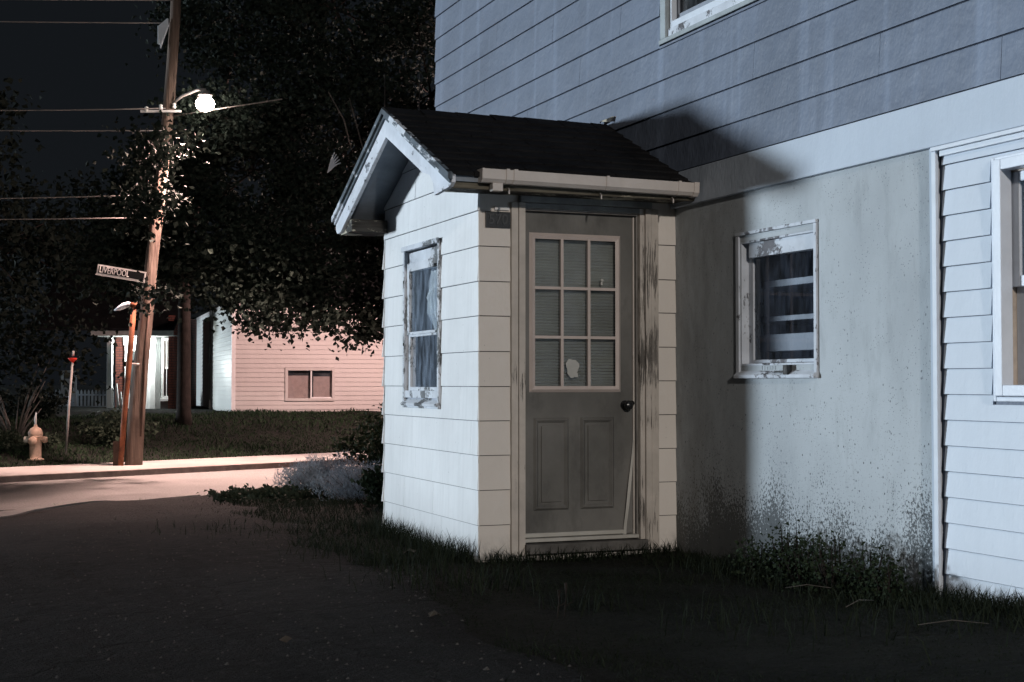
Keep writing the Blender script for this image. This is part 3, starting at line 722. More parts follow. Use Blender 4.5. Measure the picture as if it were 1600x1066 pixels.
# rake boards (mitred at the peak, cut level at the foot)
for nm, sgn, ye in (('rake_board', -1, YR - .03), ('rake_board', 1, YL + .01)):
    def rk(x0, x1, topo, wdt, ye_, foot):
        yo = lambda d: RY + sgn * d
        L = abs(ye_ - RY); zt = lambda d: RIDGE - .012 - PITCH * d - topo
        zf = foot; db = (RIDGE - .012 - topo - wdt - zf) / PITCH
        lp = [(yo(0), zt(0)), (yo(L), zt(L)), (yo(L), max(zf + .03, zt(L) - .09)), (yo(min(L - .03, L)), zf), (yo(min(db, L - .04)), zf), (yo(0), zt(0) - wdt)]
        return [(x0, y, z) for y, z in lp], [(x1, y, z) for y, z in lp]
    b = B()
    if sgn < 0:
        zt = lambda y: RIDGE - .012 - PITCH * abs(y - RY)
        lp = [(RY, zt(RY)), (ye, zt(ye)), (ye - .002, 2.262), (ye + .04, 2.240), (8.115, 2.222), (8.135, 2.30), (8.20, 2.355), (8.34, zt(8.34) - .165), (RY, zt(RY) - .178)]
        b.prism([(EX0 - .004, y, z) for y, z in lp], [(EX0 + .022, y, z) for y, z in lp])
    else: b.prism(*rk(EX0 - .004, EX0 + .022, .0, .178, ye, 2.205))
    rb = b.build(nm, M['rake'], porch, .002)
    b = B(); L = abs(ye - RY)
    a = [(RY, RIDGE + .004), (RY + sgn * (L + .02), RIDGE + .004 - PITCH * (L + .02)), (RY + sgn * (L + .02), RIDGE - .034 - PITCH * (L + .02)), (RY, RIDGE - .034)]
    b.prism([(EX0 - .034, y, z) for y, z in a], [(EX0 - .004, y, z) for y, z in a])
    a = [(RY, RIDGE - .042), (RY + sgn * L, RIDGE - .042 - PITCH * L), (RY + sgn * L, RIDGE - .064 - PITCH * L), (RY, RIDGE - .064)]
    b.prism([(EX0 - .018, y, z) for y, z in a], [(EX0 - .004, y, z) for y, z in a])
    b.build('rake_moulding', M['rake_bad'], rb)
# eaves: right (door side) soffit + fascia ; left boxed return
b = B(); b.box(EX0 + .022, HX - .036, YR + .055, PY - .03, 2.250, 2.262); b.build('soffit', M['eave'], porch)
b = B(); b.box(EX0 + .022, HX - .036, YR + .02, YR + .052, 2.235, roofz(YR) - .02); b.build('fascia', M['fascia'], porch, .002)
b = B(); b.box(EX0 + .022, PX - .02, 10.03, YL - .03, 2.195, 2.285); b.build('eave_return', M['eave'], porch, .003)
b = B(); b.box(PX - .02, HX - .036, YL - .05, YL - .03, 2.2, 2.32); b.box(PX - .02, HX - .036, PB + .02, YL - .05, 2.2, 2.212); b.build('fascia', M['fascia'], porch, .002)
# gutter
gz = 2.335; gy = YR + .018
prof = [(0, .0), (0, -.055), (-.018, -.078), (-.066, -.078), (-.088, -.058), (-.092, .0), (-.084, .0), (-.080, -.054), (-.062, -.070), (-.020, -.070), (-.008, -.052), (-.008, .0)]
GX0, GX1 = 2.975, 4.405
b = B()
NPc = len(prof)
b.prism([(GX0, gy + y, gz + z + .012) for y, z in prof], [(GX1, gy + y, gz + z) for y, z in prof])
gut = b.build('gutter', M['gutter'], porch)
ecp = prof[:6]
b = B(); b.prism([(GX0 - .012, gy + y * 1.03, gz + z * 1.04 + .014) for y, z in ecp], [(GX0 + .004, gy + y * 1.03, gz + z * 1.04 + .014) for y, z in ecp]); b.build('gutter_end', M['gutter'], gut, .002)
b = B(); b.prism([(GX1 - .030, gy + y * 1.08, gz + z * 1.12 + .004) for y, z in ecp], [(GX1 + .006, gy + y * 1.08, gz + z * 1.12 + .004) for y, z in ecp]); b.build('gutter_end', M['gutter'], gut, .002)
for x, wd in ((3.125, .010), (3.175, .012), (3.78, .009), (4.275, .009)):
    b = B(); sx = gz + .012 * (GX1 - x) / (GX1 - GX0)
    b.prism([(x - wd, gy + y * 1.07, sx + z * 1.09 + .005) for y, z in ecp], [(x + wd, gy + y * 1.07, sx + z * 1.09 + .005) for y, z in ecp])
    if x > 3.15: b.obox((x - .02, gy - .03, gz - .105), (.004, 0, 0), (.012, .035, .012), (0, 0, .012))
    b.build('gutter_bracket', M['gutter'], gut)
b = B(); b.box(3.035, 3.10, gy - .075, gy - .02, gz - .115, gz - .068); b.build('gutter_outlet', M['gutter'], gut, .003)

# ------------------------------------------------------------------ grass, weeds, bushes, litter
def blades(name, mat, spots, label, parent=None, kind='stuff', cat='grass'):
    """spots: (x, y, height, lean, width)"""
    vs = []; fs = []
    for (x, y, h, ln, wd) in spots:
        a = random.uniform(0, 2 * pi); lx, ly = cos(a) * ln * h, sin(a) * ln * h
        a2 = random.uniform(0, 2 * pi); ux, uy = cos(a2) * wd / 2, sin(a2) * wd / 2
        z0 = gh(x, y) - .01; k = len(vs)
        vs += [(x - ux, y - uy, z0), (x + ux, y + uy, z0), (x + lx * .35 - ux * .8, y + ly * .35 - uy * .8, z0 + h * .55), (x + lx * .35 + ux * .8, y + ly * .35 + uy * .8, z0 + h * .55), (x + lx, y + ly, z0 + h * (1 - ln * .3))]
        fs += [(k, k + 1, k + 3, k + 2), (k + 2, k + 3, k + 4)]
    b = B(); b.add(vs, fs); o = b.build(name, mat, parent, fix=False)
    tag(o, label, cat, kind=kind); return o
R = random.uniform; Gs = random.gauss
sp = []
def on_grass(x, y):
    if x > HX - .01 and y < Y1: return False
    if PX - .03 < x and PY - .02 < y < PB + .02: return False
    t, s = st(x, y)
    if -.05 < s < WB: return False
    return x > drive_edge(y) + .25 * vn(x * 3, y * 3) - .1 or s > WB
for _ in range(60000):                          # near lawn
    y = R(3.2, 9.0); x = R(1.6, HX)
    if on_grass(x, y) and vn(x * 2.3, y * 2.1) + R(-.6, .6) > -.6:
        sp.append((x, y, R(.010, .030) * (1 + 1.0 * max(0, vn(x * 2, y * 2))), R(.4, 1.4), R(.0025, .005)))
for _ in range(26000):                          # lawn beside and behind the porch
    y = 8.2 + 11 * random.random() ** 1.3; x = R(1.9, 4.4 + (y - 8) * .25)
    if on_grass(x, y): sp.append((x, y, R(.03, .085) * (1 + .7 * max(0, vn(x, y))), R(.3, 1.1), R(.004, .009)))
for _ in range(1100):                           # longer fringe along the gable wall
    y = R(PY - .05, PB + .2); x = PX - abs(Gs(0, .09)) - .02; sp.append((x, y, R(.06, .19) * (1.25 if R(0, 1) < .1 else 1), R(.1, .8), R(.003, .006)))
for _ in range(900):
    x = R(PX, HX); y = PY - abs(Gs(0, .08)) - .02; sp.append((x, y, R(.04, .13), R(.1, .9), R(.003, .006)))
for _ in range(6500):                           # rank growth along the main wall
    y = R(3.0, 7.9); x = HX - abs(Gs(0, .20)) - .01; sp.append((x, y, R(.03, .15) * (.6 if y > 7.4 else 1), R(.2, 1.1), R(.003, .007)))
for _ in range(16000):                          # worn patches of turf creeping over the drive
    y = 4 + 12.5 * random.random() ** 1.2; x = drive_edge(y) - abs(Gs(0, 1.5))
    t_, s_ = st(x, y)
    if s_ > -awid(t_) - .1: continue
    if vn(x * 1.9 + 3, y * .8) + .6 * vn(x * 5, y * 4) + R(-.3, .3) - .25 * (drive_edge(y) - x) > .12: sp.append((x, y, R(.012, .045), R(.4, 1.4), R(.003, .006)))
for _ in range(500):                            # ragged tufts on the drive edge
    y = R(4, 17); x = drive_edge(y) + Gs(0, .3); sp.append((x, y, R(.03, .10), R(.3, 1), R(.003, .006)))
for cx_, cy_, n_, h_, r_ in ((2.62, 7.9, 150, .24, .16), (2.45, 7.2, 120, .20, .2), (2.75, 7.0, 90, .22, .15), (2.9, 6.2, 60, .2, .12), (2.3, 8.6, 90, .17, .2), (3.3, 5.4, 90, .2, .2), (3.7, 4.9, 90, .2, .2), (2.05, 10.5, 200, .12, .4)):
    for _ in range(n_): sp.append((cx_ + Gs(0, r_), cy_ + Gs(0, r_), R(.4, 1) * h_, R(.1, .7), R(.004, .007)))
blades('grass', M['grass'], sp, 'dark rough grass and weeds at the foot of the house and porch')
sp = []
for _ in range(46000):                          # bank in front of the neighbour's house
    t, s = R(-9, 16), WB + 6.5 * random.random() ** 1.1
    x, y = RP(t, s); sp.append((x, y, R(.03, .10) * (1 + .6 * max(0, vn(x, y))), R(.3, 1.2), R(.012, .024)))
for _ in range(1500):                           # tufts on the road's near edge
    t = R(.6, 7); x, y = RP(t, R(-.35, .03)); sp.append((x, y, R(.03, .10) * (1 + max(0, vn(x * 3, y * 3))), R(.2, .9), R(.006, .010)))
blades('bank_grass', M['bankgrass'], sp, 'dark rough grass on the bank beyond the road')
# foliage clumps
def leaf_cloud(bm, pts, size, up=.25, fold=.25):
    for p in pts:
        s_ = size * R(.6, 1.3); n_ = Vector((Gs(0, 1), Gs(0, 1), Gs(0, 1) + up * 2)).normalized()
        a = n_.orthogonal().normalized(); a.rotate(Matrix.Rotation(R(0, 6.28), 3, n_)); c = n_.cross(a)
        p = Vector(p); tip = p + a * s_; mid = p + a * s_ * .45
        bm.add([p, mid + c * s_ * .42 + n_ * s_ * fold * .4, tip - n_ * s_ * .15, mid - c * s_ * .42 + n_ * s_ * fold * .4], [(0, 1, 2), (0, 2, 3)])
def bush(name, label, cat, x, y, rx, ry, h, nl, lf, mat, group=None, stems=9, spiky=False):
    t = thing(name, label, cat, (x, y, gh(x, y)), group=group, world=True); z0 = gh(x, y)
    bs = B(); bl = B(); tips = []
    for i in range(stems):
        a = R(0, 2 * pi); rr = math.sqrt(R(0, 1)); tx, ty = x + rx * rr * cos(a), y + ry * rr * sin(a); tz = z0 + h * (1 - .45 * rr * rr) * R(.75, 1.08)
        bx, by = x + (tx - x) * .35, y + (ty - y) * .35
        bs.tube([(bx, by, gh(bx, by) - .03), ((bx + tx) / 2 + R(-.02, .02), (by + ty) / 2, z0 + (tz - z0) * .55), (tx, ty, tz)], [.006 + .004 * h, .005, .002], 5)
        tips.append((bx, by, tx, ty, tz))
    bs.build('stem', M['twig'] if spiky else M['bark'], t)
    for i in range(nl):
        bx, by, tx, ty, tz = random.choice(tips); f = R(.1, 1.0) ** .8
        px, py, pz = bx + (tx - bx) * f, by + (ty - by) * f, z0 + (tz - z0) * f
        sg = (.06 + .10 * h) * (1.1 - .6 * f)
        bl_p = (px + Gs(0, sg), py + Gs(0, sg), max(z0 + .02, pz + Gs(0, sg * .5)))
        if spiky:
            a = Vector((Gs(0, .5), Gs(0, .5), R(.2, 1))).normalized(); c = a.orthogonal().normalized() * lf * .12; q = Vector(bl_p)
            bl.add([q - c, q + c, q + a * lf * R(.6, 1.3)], [(0, 1, 2)])
        else: leaf_cloud(bl, [bl_p], lf)
    bl.build('foliage', mat, t, fix=False); return t
# weeds along the rendered wall
wd_ = [(6.92, .22, 'low dark weed below the shelved window'), (6.62, .30, 'dark bushy weed right of the shelved window, by the rendered wall'), (6.35, .26, 'small ferny weed in the middle of the stained wall base'),
       (6.08, .33, 'tallest leafy weed against the stained rendered wall'), (5.82, .24, 'round weed between the tall weed and the corner trim'), (5.62, .18, 'small weed hugging the foot of the corner trim')]
for y, h, lb in wd_: bush('weed_plant', lb, 'weed', HX - .16 - R(0, .1), y, .12, .13, h * 1.1, 480, .022, M['weed'], 'weeds along the rendered wall', 11)
bush('silver_bush', 'pale silvery bush of fine leaves behind the porch by the road', 'bush', 4.35, 16.3, .75, .6, .46, 11000, .055, M['silver'], None, 70, True)
bush('silver_bush', 'low greyish bush between the silvery one and the porch corner', 'bush', 4.3, 14.8, .6, .7, .40, 6000, .05, M['silver'], None, 40, True)
bush('green_bush', 'low green bush in front of the silvery bush at the drive edge', 'bush', 3.55, 16.0, .80, .7, .15, 3400, .055, M['bushgreen'], None, 40)
bush('green_bush', 'taller dark green bush close to the porch corner', 'bush', 5.5, 17.2, .8, .7, .95, 4200, .06, M['weed'], None, 40)
bush('green_bush', 'dark green bush touching the back of the porch', 'bush', 4.0, 12.6, .45, .6, .40, 2200, .05, M['weed'], None, 30)
b = B()
for _ in range(2600):
    y = 3.2 + 13 * random.random() ** 1.5; x = drive_edge(y) - abs(Gs(0, 1.6)) if R(0, 1) < .5 else R(-4, drive_edge(y))
    t_, s_ = st(x, y)
    if s_ > -awid(t_) - .1: continue
    r = R(.003, .010) * (1.6 if R(0, 1) < .06 else 1); z0 = gh(x, y) + .019; k = R(0, 2)
    pts = [(x + r * R(.7, 1.2) * cos(a + k), y + r * R(.7, 1.2) * sin(a + k), z0) for a in (0, 1.5, 3, 4.6)]
    b.add(pts + [(x + r * .2, y, z0 + r * R(.6, 1.1))], [(0, 1, 4), (1, 2, 4), (2, 3, 4), (3, 0, 4)])
tag(b.build('gravel', plain('loose_stone', (.055, .052, .05), .9, .6, 60), fix=False), 'loose grit and small stones lying on the dark driveway', 'gravel', kind='stuff')
# fallen leaves and dry stalks
def one_leaf(x, y, s_, rz, lb):
    z0 = gh(x, y) + .035
    vs = []; 
    for i in range(10):
        a = 2 * pi * i / 10; r = s_ * (1 if i % 2 == 0 else .62); vs.append((x + r * cos(a + rz), y + r * sin(a + rz) * .7, z0 + .25 * r * sin(a * 2)))
    vs.append((x, y, z0 + .02)); b = B(); b.add(vs, [(i, (i + 1) % 10, 10) for i in range(10)]); o = b.build('fallen_leaf', M['deadleaf'], fix=False)
    tag(o, lb, 'leaf', 'fallen leaves on the ground')
one_leaf(2.78, 8.55, .05, .3, 'curled dead leaf in the grass beside the gable wall')
one_leaf(2.10, 6.1, .035, 1.2, 'small dead leaf at the edge of the driveway')
one_leaf(1.35, 5.8, .03, 2.2, 'tiny pale leaf lying out on the dark driveway')
for (x, y, L_, a, lb) in ((3.75, 5.2, .28, .5, 'dry pale stalk lying in the grass below the corner trim'), (3.95, 5.9, .22, 2.6, 'short dry stalk lying in grass below the rendered wall'), (3.72, 4.55, .3, -.2, 'dry pale stalk lying in the bottom right grass')):
    z0 = gh(x, y) + .07; b = B(); b.tube([(x - cos(a) * L_ / 2, y - sin(a) * L_ / 2, z0), (x, y + .01, z0 + .012), (x + cos(a) * L_ / 2, y + sin(a) * L_ / 2, z0 - .005)], [.0015, .002, .001], 5)
    tag(b.build('dry_stalk', M['twig']), lb, 'stalk', 'dry stalks in the grass')
b = B()
for dx, h in ((0, .13), (.035, .16)):
    x, y = 2.66 + dx, 6.0; z0 = gh(x, y); b.tube([(x, y, z0), (x + .01, y, z0 + h * .6), (x + .008, y, z0 + h)], [.003, .003, .008], 6); b.tube([(x, y, z0 + .05), (x + .05, y, z0 + .075)], .0025, 5)
tag(b.build('seed_stalk', M['bark']), 'pair of pale seed stalks standing in the dark grass', 'plant')

# ------------------------------------------------------------------ far side: local frame for things seen across the road (x right, y forward)
def cw(X, Z, z=0):                              # along the street corner's own axes
    return (X * cos(YAW) + Z * sin(YAW), -X * sin(YAW) + Z * cos(YAW), z)
ROT = -YAW
# utility pole
pz = -.335
pole = thing('utility_pole', 'leaning brown wooden utility pole at the kerb', 'pole', cw(-6.53, 24.6, pz), ROT)
b = B(); pts = [(0, 0, 0), (.045, 0, .9), (.12, 0, 1.8), (.215, 0, 2.75), (.29, 0, 3.6), (.45, 0, 5.0), (.56, 0, 6.2), (.66, 0, 7.7), (.71, 0, 9.2)]
b.tube(pts, [.150, .142, .128, .115, .108, .102, .098, .090, .082], 20); b.build('pole_shaft', M['pole'], pole)
b = B(); b.tube([(.15, -.125, .5), (.205, -.12, 1.8), (.295, -.11, 2.8)], .018, 6); b.build('ground_cable', M['brown'], pole)
b = B(); b.tube([(.07, 0, 1.72), (.073, 0, 1.76)], .138, 20); b.build('pole_band', M['greypost'], pole)
b = B(); b.prism([(.40, -.10, 7.62), (.56, -.12, 7.75), (.575, -.12, 7.62), (.43, -.10, 7.22)], [(.40, -.04, 7.62), (.56, -.06, 7.75), (.575, -.06, 7.62), (.43, -.04, 7.22)])
b.box(.38, .42, -.1, -.02, 7.3, 7.62)
b.build('pole_bracket', M['paleblue'], pole, .01)
b = B()
for dx, dz in ((-.05, 6.2), (.18, 6.22), (-.3, 6.16)): b.lathe([(0, -.05), (.028, -.05), (.04, -.02), (.025, 0), (.035, .03), (0, .05)], (.5 + dx, -.10, dz), 10)
b.box(.1, .8, -.12, -.08, 6.10, 6.14)
b.build('insulator_arm', M['white'], pole)
# rusty lamp post beside the pole with an old pale lamp head
pp = thing('rusty_post', 'rusty orange pipe post with a pale lamp head, left of the wooden pole', 'post', cw(-6.70, 24.4, pz), ROT)
b = B(); b.tube([(0, 0, 0), (.06, 0, .9), (.15, 0, 2.0), (.205, 0, 2.75)], .048, 14); b.build('pipe', M['rust'], pp)
b = B(); b.tube([(.203, 0, 2.72), (.208, 0, 2.80)], .060, 14); b.build('pipe_cap', M['rust'], pp)
b = B(); b.tube([(-.13, 0, 2.665), (-.05, 0, 2.70), (.04, 0, 2.745), (.12, 0, 2.775), (.17, 0, 2.78)], [.012, .040, .055, .042, .02], 12); b.build('lamp_head', M['paleblue'], pp)
b = B(); b.box(-.13, .02, -.02, .1, -.02, .42); b.build('base_box', M['brown'], pp, .01)
# street lamp on the wooden pole
lx, lz_, lh = -5.25, 24.2, 5.88
sl = thing('street_lamp', 'glowing pink white street lamp on an arm from the pole', 'street lamp', cw(lx, lz_, lh), ROT)
b = B(); b.tube([(-.70, .38, .02), (-.45, .25, .16), (-.15, .1, .24), (0, 0, .22)], .025, 8); b.build('lamp_arm', M['greypost'], sl)
b = B(); b.lathe([(0, .22), (.05, .20), (.07, .16), (.12, .13), (.12, .115), (0, .115)], n_=20); b.build('lamp_shade', M['greypost'], sl)
b = B(); b.lathe([(0, .10), (.09, .09), (.14, .04), (.165, -.02), (.14, -.09), (.08, -.14), (0, -.16)], n_=20); b.build('lamp_globe', M['bulb'], sl)
L1 = lamp('SPOT', 'street_lamp_light', cw(lx, lz_, lh - .25), 7000, (1, .66, .57), .16)
L1.data.spot_size = rad(122); L1.data.spot_blend = .6
L1.rotation_euler = (Vector(cw(lx, lz_ - 1.7, 0)) - Vector(cw(lx, lz_, lh))).to_track_quat('-Z', 'Y').to_euler()
# added lamp hidden behind the porch to brighten the pale house front
L3 = lamp('POINT', 'added_house_front_light', cw(-.9, 30.6, 5.0), 3900, (1, .66, .60), .2)
# street name sign on the pole
sg = thing('street_sign', 'black and white street name sign reading LIVERPOOL, fixed to the pole', 'street sign', cw(-6.70, 24.28, 2.965), ROT)
T = Matrix.Rotation(rad(9.5), 4, 'Y')
def tb(b, *a): b.box(*a); b.v = [tuple(T @ Vector(v)) for v in b.v]; return b
tb(B(), -.40, .44, -.006, .006, -.088, .088).build('sign_plate', M['signwhite'], sg)
tb(B(), -.375, .415, -.0095, -.0062, -.062, .062).build('sign_field', M['signblack'], sg)
text('sign_lettering', 'LIVERPOOL', .155, sg, M['signwhite'], T @ Matrix.Translation((-.10, -.012, 0)) @ Matrix.Rotation(pi / 2, 4, 'X'), .002, .66)
tb(B(), -.41, .45, -.014, -.001, -.100, -.084).build('sign_rail', M['signwhite'], sg)
# overhead wires
def wire(name, lb, a, c, sag, r=.012):
    b = B(); pts = []
    for i in range(25):
        f = i / 24; p = Vector(a).lerp(Vector(c), f); p.z -= sag * 4 * f * (1 - f); pts.append(p)
    b.tube(pts, r, 5); tag(b.build(name, M['wire']), lb, 'wire', 'overhead wires running left from the pole')
G_ = (
 ((-6.0, 24.5, 5.84), (-26, 21, 6.6), .5, 'wire meeting the pole beside the street lamp'),
 ((-6.02, 24.5, 5.45), (-26, 22.5, 5.6), .15, 'wire just below the lamp height, left of the pole'),
 ((-6.2, 24.6, 3.95), (-26, 24, 4.0), .1, 'lowest wire, above the street sign'),
 ((-6.2, 24.6, 4.35), (-26, 23, 4.5), .25, 'faint wire between the street sign and the lamp wires'),
 ((-5.85, 24.6, 7.35), (-26, 22, 7.2), .1, 'second highest wire at the top left'),
 ((-5.85, 24.6, 7.75), (-26, 22, 7.5), .1, 'highest wire at the top left'))
for a, c, s_, lb in G_: wire('overhead_wire', lb, cw(*a), cw(*c), s_, .011)
b = B(); b.tube([cw(-5.9, 24.6, 5.72), cw(-3.9, 24.0, 5.9)], .012, 5); tag(b.build('overhead_wire', M['wire']), 'short stretch of wire showing in the tree right of the lamp', 'wire', 'overhead wires running left from the pole')
# hydrant
hy = thing('fire_hydrant', 'pale orange fire hydrant on the grass behind the kerb', 'hydrant', cw(-8.53, 25.5, -.30), ROT)
b = B(); b.lathe([(0, 0), (.15, 0), (.15, .03), (.115, .035), (.105, .06), (.105, .40), (.125, .41), (.125, .44), (.11, .45)], n_=24); b.build('barrel', M['hydrant'], hy)
b = B(); b.lathe([(.125, .45), (.13, .47), (.12, .52), (.09, .57), (.04, .60), (.03, .605), (.03, .64), (0, .64)], n_=24); b.build('bonnet', M['hydrant'], hy)
b = B(); b.lathe([(0, -.20), (.055, -.20), (.06, -.19), (.06, -.14), (.045, -.13), (.045, -.08)], (0, 0, .37), 16, 'x'); b.build('side_cap', M['hydrant_cap'], hy)
b = B(); b.lathe([(0, .20), (.055, .20), (.06, .19), (.06, .14), (.045, .13), (.045, .08)], (0, 0, .37), 16, 'x'); b.build('side_cap', M['hydrant'], hy)
b = B(); b.lathe([(0, -.19), (.07, -.19), (.075, -.18), (.075, -.12), (.06, -.08)], (0, 0, .35), 16, 'y'); b.build('front_cap', M['hydrant'], hy)
b = B(); b.tube([(.0, 0, .62), (-.005, 0, .72), (.005, 0, .86)], [.018, .024, .008], 8); b.build('hydrant_flag', M['white'], hy)
# marker post
mk = thing('marker_post', 'thin grey leaning post with a red cup shaped reflector', 'post', cw(-8.14, 26, -.21), ROT)
b = B(); b.tube([(0, 0, 0), (.05, 0, .9), (.11, 0, 1.72)], .022, 8); b.build('post_shaft', M['greypost'], mk)
b = B(); b.lathe([(.015, 1.66), (.03, 1.68), (.085, 1.74), (.085, 1.75), (0, 1.75)], (.11, 0, 0), 14); b.build('reflector', M['red'], mk)
b = B(); b.tube([(.115, 0, 1.78), (.12, 0, 1.88)], .02, 8); b.build('post_tip', M['greypost'], mk)

# neighbour's house (pale siding)
nb = thing('neighbour_house', 'low house with pink lit pale siding behind the tree across the road', 'house', (6.99, 36.0, .30), rad(-4.8))
FN = lambda u, z_, o_: (u, -o_, z_); LN = lambda u, z_, o_: (-o_, u, z_)
WH = 2.9; bw = (1.40, 2.52, .36, 1.10)
b = B()
for r in rects_minus((.004, 11, -.5, WH), [bw]): b.box(r[0], r[1], 0, .15, r[2], r[3])
b.box(0, .15, .15, 15, -.5, WH); b.box(10.85, 11, .15, 15, -.5, WH); b.box(.15, 10.85, 14.85, 15, -.5, WH); b.build('wall', M['far_siding'], nb)
zs = [-.02 + .118 * i for i in range(26)]; zs = [z for z in zs if z < WH]
b = B(); lap(b, FN, .07, 11, zs, .003, .022, None, [(bw[0] - .08, bw[1] + .08, bw[2] - .06, bw[3] + .08)]); b.build('siding', M['far_siding'], nb)
b = B(); lap(b, LN, .07, 15, zs, .003, .03, None); b.build('siding', siding('far_vinyl_side', (.66, .68, .66), .03, 0, rough=.35), nb)
b = B(); b.box(-.03, .07, -.03, .0, -.1, WH); b.box(-.03, .0, 0, .07, -.1, WH); b.build('corner_trim', M['white'], nb)
b = B(); b.box(-.012, .0, .0, 15, -.5, -.03); b.box(0, 11, -.012, 0, -.5, -.03); b.build('foundation', plain('foundation', (.10, .10, .10), .9), nb)
b = B(); frame_rect(b, 0, 0, 0, 0, 0, 0, 0, 0); b = B()
def frame_xz(bm, x0, x1, y0, y1, z0, z1, wx, wz):
    bm.box(x0, x0 + wx, y0, y1, z0, z1); bm.box(x1 - wx, x1, y0, y1, z0, z1); bm.box(x0 + wx, x1 - wx, y0, y1, z1 - wz, z1); bm.box(x0 + wx, x1 - wx, y0, y1, z0, z0 + wz)
frame_xz(b, bw[0] - .08, bw[1] + .08, -.05, .03, bw[2] - .04, bw[3] + .07, .07, .07)
wn = b.build('window', M['far_siding'], nb, .005); wn['label'] = 'wide low two part basement window'
b = B(); xm = 1.99; b.box(xm - .015, xm + .02, -.03, .05, bw[2], bw[3]); b.box(xm + .02, bw[1], -.03, .02, bw[2], bw[2] + .06); b.build('mullion', M['white'], wn)
b = B(); b.add([(bw[0], .07, bw[2]), (bw[1], .07, bw[2]), (bw[1], .07, bw[3]), (bw[0], .07, bw[3])], [(0, 1, 2, 3)]); b.build('pane', M['glass'], wn)
b = B(); b.box(bw[0], xm, .11, .13, bw[2], bw[3] - .13); b.box(xm + .08, bw[1], .11, .13, bw[2], bw[3] - .15); b.build('window_board', M['stickerfar'], wn)
b = B(); b.box(bw[0], bw[1], .135, .149, bw[2], bw[3]); b.build('window_back', M['dark'], wn)
# electricity meter on the left face
b = B(); b.box(-.10, -.02, 5.5, 5.72, 1.35, 1.95); mt_ = b.build('meter_box', M['greypost'], nb, .01)
b = B(); b.tube([(-.05, 5.57, 1.95), (-.05, 5.57, 2.9)], .02, 8); b.tube([(-.05, 5.57, 1.35), (-.05, 5.5, .2)], .015, 8); b.box(-.08, -.02, 5.45, 5.6, -.05, .28); b.build('conduit', M['greypost'], mt_)
b = B(); b.prism([(-.3, -.35, WH), (11.3, -.35, WH), (5.5, -.35, WH + 2.2)], [(-.3, 15.3, WH), (11.3, 15.3, WH), (5.5, 15.3, WH + 2.2)]); b.build('roof', M['roof'], nb)

# neighbour's bungalow with the lit porch (local x right, y away)
ph = thing('lit_bungalow', 'dark roofed bungalow with brightly lit white porch, behind the wooden pole', 'house', cw(-10.66, 41, .13), ROT)
W_ = M['white']
b = B(); b.box(-1.02, .75, .9, 1.05, -.5, 2.45); b.box(.75, .9, .0, 3, -.5, 2.9); b.build('wall', M['brick'], ph)
b = B(); frame_xz(b, -.72, -.05, .80, .9, .08, 2.05, .14, .16); b.box(-.05, .32, .82, .9, .08, 2.25); b.box(-.78, .32, .84, .9, 2.06, 2.3); b.build('door_surround', W_, ph)
b = B(); b.box(-.56, -.21, .82, .86, .08, 1.88); dd = b.build('door', plain('dark_door', (.03, .035, .035), .5), ph)
b = B(); b.lathe([(0, 0), (.03, 0), (.03, -.05), (0, -.06)], (-.26, .82, 1.0), 10, 'y'); b.build('door_handle', M['greypost'], dd)
for x0 in (-1.02, .08):
    yc = 0 if x0 < 0 else .62
    b = B(); b.box(x0, x0 + .14, yc, yc + .14, -.3, 2.28); b.box(x0 - .02, x0 + .16, yc - .02, yc + .16, 2.12, 2.2); b.box(x0 - .02, x0 + .16, yc - .02, yc + .16, -.02, .08); b.build('porch_column', W_, ph, .005)
b = B(); b.box(-1.3, .75, -.05, .9, -.4, .04); b.build('porch_floor', M['concrete'], ph)
b = B(); b.obox((-.72, .05, .55), (.035, 0, -.34), (0, .03, 0), (.02, 0, .045)); b.obox((-.60, .05, .35), (.035, 0, -.3), (0, .03, 0), (.02, 0, .045))
for x in (-.86, -.72, -.60): b.box(x - .02, x + .02, .02, .06, -.2, .80 - (x + .86) * 1.2)
b.build('stair_rail', W_, ph)
b = B(); b.box(-1.4, .95, -.30, -.22, 2.30, 2.45); b.box(-1.4, .95, -.22, .9, 2.30, 2.33); b.build('eave_board', plain('eave_grey', (.30, .31, .30), .7), ph)
b = B(); b.prism([(-3.2, -.35, 2.45), (1.0, -.35, 2.45), (1.0, 2.6, 4.3), (-3.2, 2.6, 4.3)], [(-3.2, -.35, 2.52), (1.0, -.35, 2.52), (1.0, 2.6, 4.4), (-3.2, 2.6, 4.4)]); b.build('roof', M['roof'], ph)
# side wing with sash window and white siding
SW = lambda u, z_, o_: (u, .62 - o_, z_)
b = B(); zs = [.1 + .11 * i for i in range(30)]; lap(b, SW, .40, .98, zs, .003, .02, None, [(.42, .78, .45, 2.3)], [(-1.35, 1, 2.40 - 1.35 * .42)]); b.box(.42, .98, .625, .8, .0, 2.4)
b.build('siding', siding('wing_siding', (.5, .53, .52), .03, 0, rough=.35), ph)
b = B(); b.box(.40, .98, .53, .62, -.45, .44); b.build('foundation', plain('dark_base', (.07, .06, .06), .8), ph)
b = B(); frame_xz(b, .44, .78, .54, .62, .50, 2.26, .05, .07); b.box(.40, .80, .50, .62, .42, .50)
wn = b.build('window', W_, ph, .004)
b = B()
for x in (.555, .64): b.box(x, x + .018, .56, .60, .57, 2.2)
b.box(.49, .73, .558, .602, 1.36, 1.42); b.build('glazing_bar', W_, wn)
b = B(); b.box(.49, .73, .600, .606, 1.42, 2.19); b.build('curtain', plain('lit_curtain', (.65, .68, .66), .8), wn)
b = B(); b.box(.49, .73, .604, .612, .57, 1.36); b.build('pane', M['dark'], wn)
b = B(); b.box(.94, 1.03, .48, .60, -.2, 3.05); b.build('corner_trim', W_, ph)
